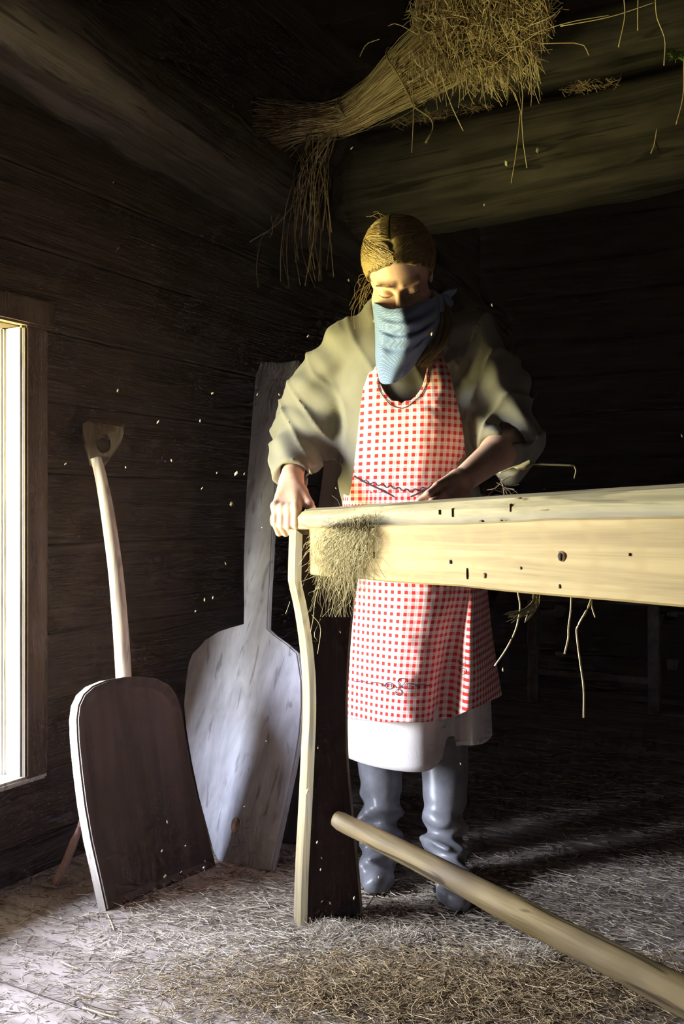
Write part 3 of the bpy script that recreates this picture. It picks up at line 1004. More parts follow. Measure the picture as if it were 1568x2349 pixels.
B.cap(th1, G(-0.006, -0.018, 0.026), 0.0110, 0.0100, 0.005)
B.cap(G(-0.006, -0.018, 0.026), G(0.010, -0.031, 0.010), 0.0100, 0.0085, 0.004)
# left hand reaching down behind the jaw beam, fingers curled on the flax
hd = (P(1002, 1160, 1.98) - L_WR).normalized()
hx = hd.cross(Vector((0.3, -0.9, 0.2))).normalized()
hn = hx.cross(hd).normalized()
if hn.y > 0:
    hn = -hn
palm = L_WR + hd * 0.075
for i, (off, ln, rr) in enumerate(((-0.030, 0.085, 0.0092), (-0.010, 0.094, 0.0096), (0.010, 0.088, 0.0092), (0.029, 0.070, 0.0080))):
    k0 = L_WR + hd * (0.086 - abs(off) * 0.15) + hx * off
    k1 = k0 + hd * ln * 0.42 - hn * 0.010
    k2 = k1 + hd * ln * 0.16 - hn * ln * 0.32
    k3 = k2 - hd * ln * 0.16 - hn * ln * 0.16
    B.cap(L_WR + hx * off * 0.5, k0, 0.016, rr * 1.15, 0.010)
    B.cap(k0, k1, rr * 1.05, rr, 0.004)
    B.cap(k1, k2, rr, rr * 0.9, 0.004)
    B.cap(k2, k3, rr * 0.9, rr * 0.75, 0.004)
s0 = L_WR + hd * 0.03 - hx * 0.026
s1 = s0 + hd * 0.035 - hx * 0.022 - hn * 0.012
s2 = s1 + hd * 0.030 - hx * 0.004 - hn * 0.014
B.cap(L_WR - hx * 0.01, s0, 0.018, 0.015, 0.010)
B.cap(s0, s1, 0.014, 0.0105, 0.006)
B.cap(s1, s2, 0.0105, 0.0085, 0.004)
V, Fq = B.surf()
del B
body = mesh('body', V, Fq, M_SKIN, Matrix.Translation(person.matrix_basis.translation), person, True, world=True)
sm = body.modifiers.new('soft', 'SMOOTH')
sm.factor = 0.5
sm.iterations = 2
PT = Matrix.Translation(person.matrix_basis.translation)

# ---- tunic: torso and wide sleeves
xs = np.arange(-0.24, 0.52, 0.0045)
ys = np.arange(2.08, 2.80, 0.0045)
zs = np.arange(0.84, 1.50, 0.0045)
T = Field(xs, ys, zs)
T.cap(P(925, 830, 2.405), P(940, 1240, 2.50), 0.122, 0.135, 0.03)
T.cap(P(870, 850, 2.41), P(880, 1240, 2.50), 0.095, 0.11, 0.03)
T.cap(P(1000, 850, 2.38), P(1010, 1240, 2.46), 0.10, 0.115, 0.03)
T.cap(R_SH + Vector((0.03, 0, 0.0)), L_SH + Vector((-0.03, 0, 0.0)), 0.066, 0.068, 0.04)
T.cap(P(880, 730, 2.40), P(975, 725, 2.40), 0.062, 0.062, 0.03)
T.cap(P(912, 850, 2.392), P(925, 960, 2.400), 0.116, 0.118, 0.03)
rm = R_SH.lerp(R_EL, 0.55)
T.cap(R_SH, rm, 0.066, 0.082, 0.03)
T.cap(rm, R_EL + Vector((0.012, -0.02, 0)), 0.082, 0.080, 0.03)
rw = R_EL.lerp(R_WR, 0.93)
T.cap(R_EL + Vector((0.012, -0.02, 0)), R_EL.lerp(R_WR, 0.55), 0.078, 0.060, 0.03)
T.cap(R_EL.lerp(R_WR, 0.5), rw + (R_WR - R_EL).normalized() * 0.03, 0.058, 0.040, 0.02)
T.cap(P(735, 985, 2.48), P(768, 1010, 2.48), 0.062, 0.05, 0.03)       # slack of the sleeve towards the body
lm = L_SH.lerp(L_EL, 0.5)
T.cap(L_SH, lm, 0.068, 0.080, 0.03)
T.cap(lm, L_EL + Vector((-0.022, 0.01, 0.0)), 0.080, 0.078, 0.03)
T.cap(L_EL + Vector((-0.02, 0.0, 0.0)), L_EL.lerp(L_WR, 0.22), 0.076, 0.062, 0.03)
T.cap(P(1150, 930, 2.34), P(1165, 1040, 2.33), 0.066, 0.06, 0.03)
# cuffs: flat ends with the arm coming out of a hollow
rd = (R_WR - R_EL).normalized()
T.cut(rw, rd, (rw.x - 0.09, rw.y - 0.09, rw.z - 0.09), (rw.x + 0.06, rw.y + 0.06, rw.z + 0.07), 0.006)
T.cap(rw - rd * 0.045, rw + rd * 0.05, 0.031, 0.037, 0.004, True)
ld = (L_WR - L_EL).normalized()
lw = L_EL.lerp(L_WR, 0.30)
T.cut(lw, (ld + Vector((0, 0, -0.25))).normalized(), (lw.x - 0.13, lw.y - 0.16, lw.z - 0.13), (lw.x + 0.10, lw.y + 0.09, lw.z + 0.08), 0.006)
T.cap(lw - ld * 0.04, lw + ld * 0.09, 0.044, 0.058, 0.004, True)
# neckline opening
T.ell(P(925, 715, 2.35), (0.072, 0.085, 0.060), 0.015, None, True)
def folds(X, Y, Z):
    f = 0.0045 * np.sin(X * 55 + 12 * np.sin(Z * 7) + Y * 20) * np.sin(Z * 11 + X * 9 + 1.0)
    # sleeve folds, right (image left): rings across the forearm; left: broad diagonal folds
    mr_ = 1 / (1 + np.exp((X + 0.02) * 60))
    f = f + mr_ * (0.0055 * np.sin(Z * 70 + X * 45 + Y * 30 + 2 * np.sin(Y * 25)))
    ml_ = 1 / (1 + np.exp(-(X - 0.30) * 55))
    f = f + ml_ * (0.010 * np.sin(Z * 26 + X * 52 + 1.4 * np.sin(Z * 17)) + 0.011 * (1 - np.abs(np.sin(Z * 21 - X * 30 + Y * 14 + 0.8 * np.sin(X * 31)))) ** 3)
    f = f + mr_ * 0.009 * (1 - np.abs(np.sin(Z * 24 + X * 26 - Y * 12 + 0.9 * np.sin(Z * 13 + X * 20)))) ** 3
    f = f + (1 - ml_) * (1 - mr_) * 0.006 * (1 - np.abs(np.sin(X * 30 + Z * 6 + 0.8 * np.sin(Z * 15)))) ** 3
    return f
T.disp(folds)
V, Fq = T.surf()
del T
tun = mesh('tunic', V, Fq, M_TUNIC, PT, person, True, world=True)
tun['label'] = 'olive linen tunic with wide sleeves'
sm = tun.modifiers.new('soft', 'SMOOTH')
sm.factor = 0.5
sm.iterations = 3
# collar band round the neck opening
cpts = []
for i in range(20):
    a = 2 * math.pi * i / 20
    cpts.append(P(926, 742, 2.375) + Vector((0.080 * math.cos(a), 0.080 * math.sin(a) - 0.0, 0.012 * math.sin(a) + 0.004 * math.cos(2 * a) + 0.016 * abs(math.cos(a)))))
cc = spline(cpts, 48, True)
gr = np.stack([cc + np.array([0, 0, -0.016]) + (cc - cc.mean(0)) * 0.10, cc, cc + np.array([0, 0, 0.016]) - (cc - cc.mean(0)) * 0.06])
col = mesh('collar', gr.reshape(-1, 3), grid_faces(3, 48, True), M_TUNIC, PT, person, True, world=True)
thicken(col, 0.004, 0)

# ---- underskirt (closed ring, folded like the photo)
hem = [(770, 2.50, .285), (800, 2.42, .28), (850, 2.355, .278), (905, 2.315, .277), (955, 2.30, .277), (988, 2.315, .28), (1012, 2.375, .29), (1040, 2.40, .31), (1060, 2.365, .325), (1085, 2.345, .33), (1112, 2.40, .325), (1125, 2.52, .32), (1090, 2.66, .30), (1010, 2.75, .30), (910, 2.75, .30), (820, 2.66, .295)]
top = [(830, 2.50), (840, 2.45), (865, 2.41), (905, 2.37), (950, 2.355), (985, 2.36), (1010, 2.38), (1030, 2.39), (1045, 2.40), (1060, 2.42), (1072, 2.46), (1070, 2.53), (1045, 2.60), (990, 2.64), (920, 2.64), (850, 2.58)]
ring0 = np.array([[(a - 784) / F_PX * Y, Y, 1.00] for a, Y in top])
ring2 = np.array([[(a - 784) / F_PX * Y, Y, z] for a, Y, z in hem])
ring1 = ring0 * 0.35 + ring2 * 0.65
ring1[:, 2] = 0.70
r15 = ring0 * 0.12 + ring2 * 0.88
r15[:, 2] = 0.48
rr = np.stack([spline(q, 120, True) for q in (ring0, ring1, r15, ring2)])
sk = np.stack([spline(rr[:, j], 40) for j in range(120)], 1)
skirt = mesh('underskirt', sk.reshape(-1, 3), grid_faces(40, 120, True), M_LINEN, PT, person, True, world=True)
skirt['label'] = 'pale linen underskirt showing below the apron'
thicken(skirt, 0.003, -1)

# ---- apron: bib in two halves that meet below the U neck, then the skirt part
def rowsL(R): return [P(*q) for q in R]
fb = 2.285
bibL = [rowsL(r) for r in (
    [(858, 765, 2.335), (861, 768, 2.325), (864, 771, 2.32), (867, 774, 2.32)],
    [(841, 850, 2.31), (848, 850, 2.297), (857, 850, 2.287), (866, 850, 2.282)],
    [(830, 915, 2.322), (845, 908, 2.298), (861, 899, 2.282), (877, 889, 2.272)],
    [(825, 955, 2.335), (850, 945, 2.300), (874, 931, 2.279), (898, 917, 2.265)],
    [(822, 985, 2.345), (853, 975, 2.303), (886, 950, 2.278), (921, 929, 2.262)],
    [(815, 1045, 2.375), (850, 1040, 2.322), (886, 1020, 2.290), (923, 1005, 2.268)],
    [(809, 1095, 2.395), (847, 1095, 2.345), (886, 1090, 2.312), (926, 1085, 2.290)],
    [(800, 1150, 2.405), (843, 1155, 2.355), (886, 1160, 2.320), (928, 1160, 2.295)])]
bibR = [rowsL(r) for r in (
    [(985, 795, 2.300), (992, 795, 2.300), (1000, 795, 2.300), (1008, 795, 2.302)],
    [(978, 850, 2.262), (994, 851, 2.255), (1012, 853, 2.252), (1030, 858, 2.262)],
    [(965, 892, 2.254), (992, 902, 2.242), (1020, 914, 2.243), (1048, 925, 2.266)],
    [(944, 917, 2.256), (980, 930, 2.241), (1018, 948, 2.243), (1057, 968, 2.280)],
    [(921, 929, 2.262), (968, 950, 2.242), (1015, 975, 2.245), (1062, 1000, 2.290)],
    [(923, 1005, 2.268), (972, 1020, 2.252), (1020, 1038, 2.268), (1067, 1045, 2.330)],
    [(926, 1085, 2.290), (975, 1090, 2.278), (1022, 1090, 2.298), (1068, 1085, 2.368)],
    [(928, 1160, 2.295), (978, 1158, 2.285), (1027, 1145, 2.305), (1075, 1130, 2.385)])]
gL, gR = net(bibL, 70, 26), net(bibR, 70, 26)
mid_c = (gR[37:40, 0] + gL[37:40, -1]) / 2
mid_c[:, 2] -= np.array([0.004, 0.002, 0.0])
gR[37:40, 0] = mid_c
gL[37:40, -1] = mid_c
gR[40:, 0] = gL[40:, -1]
full = np.concatenate([gL, gR], 1)
def apron_uv(g, u_ref=None):
    q = grid_uv(g)
    return q
def wr(g, amp, seed):
    q = g.copy()
    for i in range(g.shape[0]):
        for j in range(g.shape[1]):
            p = g[i, j]
            q[i, j, 1] += lump((p[0] * 1.0, 0, p[2] * 0.6), 26, amp, seed) + lump((p[0], 0, p[2]), 60, amp * 0.4, seed + 3)
    return q
uvf = np.stack([full[..., 0] * 1.06 + 0.10 * (full[..., 1] - 2.3), full[..., 2]], -1)
full = wr(full, 0.005, 2.0)
nL = 26
f1 = grid_faces(70, 52).tolist()
keep = []
for q in f1:
    j = q[0] % 52
    if j == nL - 1:
        continue
    keep.append(q)
apron = empty('apron', P(930, 1100, 2.29), person)
apron['label'] = 'red and white gingham apron with U neck'
bib = mesh('bib', full.reshape(-1, 3), keep, M_GING, Matrix.Translation(P(930, 1000, 2.28)), apron, True, world=True, uv=uvf.reshape(-1, 2))
# weld the centre seam below the neck
bm = bmesh.new()
bm.from_mesh(bib.data)
bmesh.ops.remove_doubles(bm, verts=bm.verts[:], dist=0.0004)
bm.to_mesh(bib.data)
bm.free()
thicken(bib, 0.0025, 0)
low = [rowsL(r) for r in (
    [(790, 1120, 2.44), (808, 1122, 2.405), (850, 1126, 2.348), (900, 1130, 2.306), (950, 1130, 2.287), (995, 1126, 2.287), (1022, 1122, 2.305), (1045, 1118, 2.335), (1062, 1114, 2.36), (1076, 1110, 2.39), (1090, 1108, 2.45)],
    [(778, 1230, 2.45), (800, 1232, 2.41), (845, 1236, 2.342), (900, 1240, 2.298), (955, 1240, 2.275), (1005, 1236, 2.278), (1036, 1232, 2.292), (1060, 1228, 2.312), (1076, 1224, 2.335), (1090, 1220, 2.375), (1104, 1218, 2.47)],
    [(768, 1340, 2.46), (795, 1342, 2.41), (845, 1345, 2.335), (905, 1348, 2.285), (965, 1348, 2.262), (1020, 1345, 2.270), (1050, 1340, 2.290), (1070, 1340, 2.298), (1083, 1338, 2.302), (1098, 1335, 2.350), (1115, 1330, 2.47)],
    [(760, 1450, 2.47), (790, 1452, 2.41), (842, 1455, 2.335), (900, 1458, 2.285), (955, 1458, 2.262), (1000, 1455, 2.275), (1030, 1450, 2.320), (1055, 1448, 2.320), (1078, 1446, 2.262), (1100, 1440, 2.345), (1125, 1430, 2.48)],
    [(752, 1550, 2.48), (785, 1553, 2.415), (840, 1558, 2.338), (895, 1562, 2.288), (945, 1562, 2.266), (988, 1560, 2.285), (1012, 1556, 2.345), (1042, 1552, 2.345), (1076, 1546, 2.262), (1108, 1538, 2.350), (1138, 1520, 2.50)],
    [(748, 1640, 2.49), (782, 1645, 2.42), (838, 1652, 2.342), (890, 1656, 2.293), (940, 1657, 2.270), (980, 1656, 2.290), (1005, 1653, 2.355), (1035, 1646, 2.355), (1072, 1630, 2.268), (1110, 1614, 2.360), (1150, 1595, 2.52)])]
gl = net(low, 90, 110)
uvl = grid_uv(gl)
u2 = np.linalg.norm(np.diff(gl[45:46], axis=1), axis=2)
uu = np.concatenate([[0], np.cumsum(u2[0])])
uu = uu - uu[50]
uvl = np.stack([np.broadcast_to(uu[None] * 0.98, gl.shape[:2]), gl[..., 2]], -1)
gw = wr(gl, 0.004, 5.0)
apl = mesh('apron_skirt', gw.reshape(-1, 3), grid_faces(90, 110), M_GING, Matrix.Translation(P(930, 1400, 2.28)), apron, True, world=True, uv=uvl.reshape(-1, 2))
thicken(apl, 0.0025, 0)
def on_grid(g, px, py):
    """point of a cloth grid that shows at this pixel"""
    x = 784 + g[..., 0] / g[..., 1] * F_PX
    y = HORIZON - (g[..., 2] - CAM_H) / g[..., 1] * F_PX
    i = np.argmin((x - px) ** 2 + (y - py) ** 2)
    q = g.reshape(-1, 3)[i]
    Y = q[1] - 0.0035
    return P(px, py, Y)
def stitch(name, g, pts, parent, r=0.0009, mat=None, n=60):
    c = [on_grid(g, *p) for p in spline(pts, n)]
    c = spline(c, n)
    k = np.array([0.25, 0.5, 0.25])
    c[1:-1, 1] = (c[:-2, 1] + c[1:-1, 1] * 2 + c[2:, 1]) / 4
    V, Fc = tube_arrays(c[None], np.array([r]), 4)
    return mesh(name, V, Fc, mat or M_THREAD, Matrix.Translation(Vector(c[0])), parent, True, world=True)
# embroidered scrolls along the hem
def circ(cx, cy, rx, ry, a0=0.0, turns=1.0, n=14, shrink=0.0):
    return [(cx + rx * (1 - shrink * i / n) * math.cos(a0 + 2 * math.pi * turns * i / n), cy + ry * (1 - shrink * i / n) * math.sin(a0 + 2 * math.pi * turns * i / n)) for i in range(n + 1)]
stitch('embroidery', gw, [(806, 1561), (818, 1564), (830, 1562), (845, 1568), (858, 1566), (870, 1567), (880, 1575)], apl)
stitch('embroidery', gw, circ(892, 1574, 11, 9, math.pi, 1.6, 24, 0.55), apl)
stitch('embroidery', gw, [(902, 1570), (910, 1578), (920, 1574), (930, 1563), (926, 1556), (916, 1557), (912, 1564), (920, 1576), (932, 1580)], apl)
stitch('embroidery', gw, circ(914, 1588, 7, 7, -1.0, 1.0, 14), apl)
stitch('embroidery', gw, circ(939, 1573, 6, 7, 0.8, 1.0, 14, 0.2), apl)
stitch('embroidery', gw, [(944, 1568), (955, 1572), (968, 1570), (980, 1573), (988, 1570)], apl)
stitch('embroidery', gw, circ(1060, 1516, 8, 8, 2.0, 1.0, 14), apl)
stitch('embroidery', gw, circ(1062, 1540, 7, 7, 2.0, 1.0, 14), apl)
stitch('embroidery', gw, [(1050, 1531), (1060, 1528), (1072, 1527)], apl)
gb = full
stitch('embroidery', gb, [(866, 868), (868, 890), (876, 905), (886, 918), (895, 928), (908, 934), (920, 937)], bib, 0.0012)
stitch('embroidery', gb, [(984, 838), (980, 862), (978, 880), (966, 905), (952, 918), (938, 930), (922, 937)], bib, 0.0012)
zig = [(820 + 9.3 * i, 1098 + 28 * (1 - abs(i - 13) / 13.0) ** 0.8 * (1 if i < 13 else 1) + (3 if i % 2 else -3)) for i in range(25)]
stitch('embroidery', gb, zig, bib, 0.0012, None, 90)
stitch('apron_tie', gb, [(812, 1092), (840, 1108), (870, 1122), (905, 1140), (925, 1150)], apron, 0.0022)
stitch('apron_tie', gb, [(1045, 1078), (1020, 1096), (995, 1112), (965, 1128), (940, 1140)], apron, 0.0018)

# ---- boots
def boot(ank, knee, toe_dir, seed, top_z, label):
    a = Vector(ank)
    lo = (a.x - 0.15, a.y - 0.30, 0.0)
    xs = np.arange(a.x - 0.13, a.x + 0.13, 0.0035)
    ys = np.arange(a.y - 0.27, a.y + 0.13, 0.0035)
    zs = np.concatenate([[-0.02], np.arange(-0.008, top_z + 0.02, 0.0035)])
    Bf = Field(xs, ys, zs)
    td = Vector(toe_dir).normalized()
    up_c = a.lerp(Vector(knee), (top_z - a.z) / (Vector(knee).z - a.z))
    Bf.cap(up_c, a + Vector((0, 0.005, 0.03)), 0.064, 0.047, 0.02)
    Bf.cap(a + Vector((0, 0.005, 0.03)), Vector((a.x, a.y + 0.012, 0.06)), 0.046, 0.042, 0.02)
    Bf.cap(Vector((a.x, a.y + 0.012, 0.05)), Vector((a.x, a.y + 0.018, 0.03)), 0.040, 0.036, 0.015)
    base = Vector((a.x, a.y, 0))
    Bf.cap(base + Vector((0, -0.01, 0.075)), base + td * 0.10 + UP * 0.044, 0.042, 0.039, 0.02)
    Bf.cap(base + td * 0.02 + UP * 0.034, base + td * 0.155 + UP * 0.030, 0.038, 0.040, 0.02)
    Bf.cap(base + td * 0.15 + UP * 0.028, base + td * 0.19 + UP * 0.024, 0.038, 0.030, 0.015)
    def wrk(X, Y, Z):
        m1 = np.exp(-((Z - a.z - 0.045) / 0.062) ** 2)
        sl = 0.45 * (X - a.x) * math.cos(seed) + 0.5 * (Y - a.y)
        f = m1 * (0.0105 * np.sin((Z + sl) * 92 + seed + 1.2 * np.sin(X * 30 + seed)) + 0.0035 * np.sin((Z - sl * 1.4) * 150 + seed * 2))
        f = f + 0.003 * np.sin(X * 45 + seed) * np.sin(Z * 30 + seed)
        m2 = np.exp(-((Z - 0.085) / 0.025) ** 2) * (Y < a.y)
        return f + m2 * 0.002 * np.sin(Z * 230 + X * 40)
    Bf.disp(wrk)
    Bf.cut((0, 0, top_z), (0, 0, 1), k=0.003)
    Bf.cut((0, 0, 0.002), (0, 0, -1), k=0.003)
    V, Fq = Bf.surf()
    o = mesh('boot', V, Fq, M_BOOT, Matrix.Translation(Vector((a.x, a.y, 0))), person, True, world=True)
    o['label'] = label
    s_ = o.modifiers.new('soft', 'SMOOTH')
    s_.factor = 0.5
    s_.iterations = 2
    # sole
    pts = []
    for i in range(28):
        an = 2 * math.pi * i / 28
        fw = 0.083 + 0.135 * math.cos(an)
        wd = 0.041 * math.sin(an) * (1 + 0.12 * math.cos(an))
        side = Vector((-td.y, td.x, 0))
        q = base + td * fw + side * wd
        pts.append((q.x, q.y))
    V = [(x, y, 0.0) for x, y in pts] + [(x, y, 0.012) for x, y in pts]
    Fc = [list(range(28))[::-1], [28 + i for i in range(28)]] + [[i, (i + 1) % 28, 28 + (i + 1) % 28, 28 + i] for i in range(28)]
    mesh('sole', np.array(V), Fc, M_HOLE, Matrix.Translation(base), o, False, world=True)
    # side seam piping
    return o
boot(LANK, LKNE, (0.02, -1, 0), 0.6, 0.34, 'dark leather boot on the foot set forward')
boot(RANK, RKNE, (-0.10, -1, 0), 2.4, 0.34, 'dark leather boot beside the brake end board')

# ---- hair: cap, strands, loose wisps, tail over the shoulder
hs = 0.0034
lo, hi = HC - Vector((0.15,) * 3), HC + Vector((0.16,) * 3)
Hf = Field(np.arange(lo.x, hi.x, hs), np.arange(lo.y, hi.y, hs), np.arange(lo.z, hi.z, hs))
Hf.ell(H(0, 0.016, 0.036), (0.083, 0.100, 0.095), 0.01, Rl)
Hf.ell(H(0, 0.102, 0.020), (0.042, 0.036, 0.040), 0.02, Rl)
hp = Vector((0, 0.80, 0.60))
nw = Rh @ -hp
X, Y, Z = np.meshgrid(Hf.x, Hf.y, Hf.z, indexing='ij', sparse=True)
lx, ly, lz = [Rl[0][i] * (X - HC.x) + Rl[1][i] * (Y - HC.y) + Rl[2][i] * (Z - HC.z) for i in range(3)]
Hf.d -= (0.0018 * np.sin((ly - 0.6 * np.abs(lx)) * 260 + 2 * np.sin(lx * 50)) + 0.0010 * np.sin((ly - 0.6 * np.abs(lx)) * 520) - 0.004 * np.exp(-((lx + 0.004) / 0.005) ** 2)).astype(np.float32)
cutd = -(0.80 * ly + 0.60 * lz + 0.020 - 0.9 * np.maximum(0, np.abs(lx) - 0.045) * 0.6)
Hf.d = np.maximum(Hf.d, cutd.astype(np.float32))
V, Fq = Hf.surf()
hair = mesh('hair', V, Fq, M_HAIR, Matrix.Translation(HC), person, True, world=True)
hair['label'] = 'dark blond hair combed back'
lines = []
def ellp(d):
    d = Vector(d)
    r = (0.0845, 0.1015, 0.0965)
    k = 1 / math.sqrt(sum((d[i] / r[i]) ** 2 for i in range(3)))
    return d * k
for i in range(3000):
    u = random.uniform(-1, 1)
    az = u * 1.9
    x0 = 0.086 * math.sin(az * 0.83)
    sg_ = 1 if u > 0 else -1
    if i % 3:
        # from the hairline
        tz = 0.068 * math.cos(az * 0.83) - 0.02 * (1 - math.cos(az * 0.83)) + random.uniform(-0.004, 0.006)
        ty = -(0.60 * tz + 0.020) / 0.80
        d0 = Vector((x0, ty - 0.016 + random.uniform(0, 0.02), tz - 0.036 + random.uniform(0, 0.02)))
    else:
        # from the parting
        yy_ = random.uniform(-0.07, 0.06)
        d0 = Vector((sg_ * 0.002 - 0.006, yy_, 0.09))
    d1 = Vector((sg_ * random.uniform(0.02, 0.05), 0.10, random.uniform(-0.06, -0.01)))
    mid_ = Vector((sg_ * (0.085 + random.uniform(0, 0.02)), 0.02 + random.uniform(-0.02, 0.02), 0.03 + random.uniform(-0.02, 0.05)))
    pts = []
    lift = random.choice([0, 0, 0, 0.001, 0.002, 0.004]) * random.random() + 0.0005
    for k in range(9):
        q = k / 8
        dd = (d0 * (1 - q) ** 2 + mid_ * 2 * q * (1 - q) + d1 * q * q)
        e = ellp(dd) * (1 + lift * 8 * math.sin(math.pi * q))
        pts.append(tuple(HC + Rh @ (e + Vector((0, 0.016, 0.036)))))
    lines.append(pts)
V, Fc = tube_arrays(np.array(lines), np.full(len(lines), 0.0009), 3)
hst = mesh('hair_strands', V, Fc, M_HAIRS, Matrix.Translation(HC), hair, True, world=True)
hst['kind'] = 'stuff'
lines = []
for i in range(18):
    s0 = P(846 + random.uniform(-8, 8), 625 + random.uniform(-15, 45), 2.24 + random.uniform(-0.03, 0.03))
    e_ = s0 + Vector((random.uniform(-0.045, 0.008), random.uniform(-0.02, 0.03), random.uniform(-0.095, -0.02)))
    m_ = s0.lerp(e_, 0.5) + Vector((random.uniform(-0.02, 0.0), 0, random.uniform(-0.006, 0.014)))
    lines.append(spline([s0, m_, e_], 7))
for i in range(14):
    s0 = H(random.uniform(-0.03, 0.03), random.uniform(0.0, 0.05), 0.125)
    e_ = s0 + Vector((random.uniform(-0.04, 0.04), random.uniform(0.0, 0.05), random.uniform(-0.01, 0.025)))
    lines.append(spline([s0, s0.lerp(e_, 0.5) + Vector((0, 0, 0.008)), e_], 7))
V, Fc = tube_arrays(np.array(lines), np.full(len(lines), 0.00032), 3)
wp = mesh('hair_wisps', V, Fc, M_HAIRS, Matrix.Translation(HC), hair, True, world=True)
wp['kind'] = 'stuff'
lines = []
for i in range(260):
    a, rr = random.uniform(0, 6.28), random.random() ** 0.5
    o1 = Vector((math.cos(a), math.sin(a) * 0.6, 0)) * rr
    p0, p1, p2, p3 = P(1012, 690, 2.36), P(1016, 745, 2.30), P(1000, 795, 2.255), P(968 + random.uniform(-10, 12), 836 + random.uniform(-12, 6), 2.243)
    lines.append(spline([p0 + o1 * 0.020, p1 + o1 * 0.022, p2 + o1 * 0.020, p3 + o1 * 0.010], 10))
V, Fc = tube_arrays(np.array(lines), np.full(len(lines), 0.0011), 3)
pt = mesh('hair_tail', V, Fc, M_HAIRS, Matrix.Translation(P(1012, 700, 2.36)), hair, True, world=True)
pt['kind'] = 'stuff'
# brows and lashes
for sx in (-1, 1):
    lines = []
    for i in range(70):
        q = random.random()
        p0 = H(sx * (0.012 + 0.034 * q), -0.0925 + 0.012 * q * q, 0.0205 + 0.004 * math.sin(q * 2.6) + random.uniform(-0.0022, 0.0022))
        p1 = p0 + Rh @ Vector((sx * 0.006, 0.0015, 0.001))
        lines.append(spline([p0, p0.lerp(p1, 0.5), p1], 4))
    V, Fc = tube_arrays(np.array(lines), np.full(len(lines), 0.0004), 3)
    mesh('eyebrow', V, Fc, M_BROW, Matrix.Translation(HC), person, True, world=True)['kind'] = 'stuff'
    l_ = spline([H(sx * 0.018, -0.0850, -0.0040), H(sx * 0.024, -0.0875, -0.0058), H(sx * 0.032, -0.0875, -0.0064), H(sx * 0.040, -0.0835, -0.0055), H(sx * 0.046, -0.0780, -0.0035)], 12)
    V, Fc = tube_arrays(l_[None], np.array([0.0011]), 5)
    mesh('eyelash', V, Fc, M_BROW, Matrix.Translation(HC), person, True, world=True)

# ---- kerchief over the nose and mouth
ker = [rowsL(r) for r in (
    [(852, 688, 2.275), (858, 694, 2.225), (874, 702, 2.180), (898, 709, 2.155), (924, 706, 2.132), (950, 699, 2.148), (975, 689, 2.172), (997, 680, 2.225), (1004, 674, 2.280)],
    [(857, 722, 2.275), (862, 727, 2.222), (876, 733, 2.178), (899, 736, 2.148), (926, 734, 2.118), (953, 729, 2.142), (978, 720, 2.175), (1000, 712, 2.228), (1008, 704, 2.285)],
    [(860, 752, 2.285), (864, 757, 2.232), (876, 763, 2.190), (900, 767, 2.160), (930, 766, 2.138), (958, 760, 2.156), (982, 750, 2.186), (1000, 740, 2.236), (1008, 732, 2.290)],
    [(861, 790, 2.290), (865, 795, 2.240), (877, 800, 2.205), (902, 802, 2.185), (932, 798, 2.170), (956, 788, 2.180), (976, 776, 2.205), (992, 766, 2.245), (1000, 760, 2.295)],
    [(862, 832, 2.290), (866, 838, 2.250), (878, 842, 2.218), (902, 842, 2.202), (926, 836, 2.196), (946, 824, 2.206), (962, 810, 2.222), (976, 796, 2.250), (985, 788, 2.290)],
    [(870, 872, 2.275), (873, 877, 2.246), (882, 881, 2.226), (898, 880, 2.214), (915, 872, 2.212), (932, 858, 2.218), (948, 840, 2.228), (962, 818, 2.250), (972, 804, 2.280)])]
gk = net(ker, 64, 70)
kx = np.linspace(-1, 1, 70)[None, :]
kz = np.linspace(0, 1, 64)[:, None]
sag = 0.0095 * np.sin(kz * 30 - 5.0 * (1 - kx ** 2) + 1.2) * np.exp(-((kz - 0.42) / 0.28) ** 2) * np.exp(-(kx / 0.75) ** 4)
gk[..., 1] += sag + 0.0022 * np.sin(kx * 13 + kz * 9)
uvk = np.stack([gk[..., 0] * 1.1 + (gk[..., 1] - 2.2) * 0.6, gk[..., 2]], -1)
kc = mesh('kerchief', gk.reshape(-1, 3), grid_faces(64, 70), M_KER, Matrix.Translation(P(930, 740, 2.15)), person, True, world=True, uv=uvk.reshape(-1, 2))
kc['label'] = 'blue dotted kerchief tied over nose and mouth'
thicken(kc, 0.002, 0)
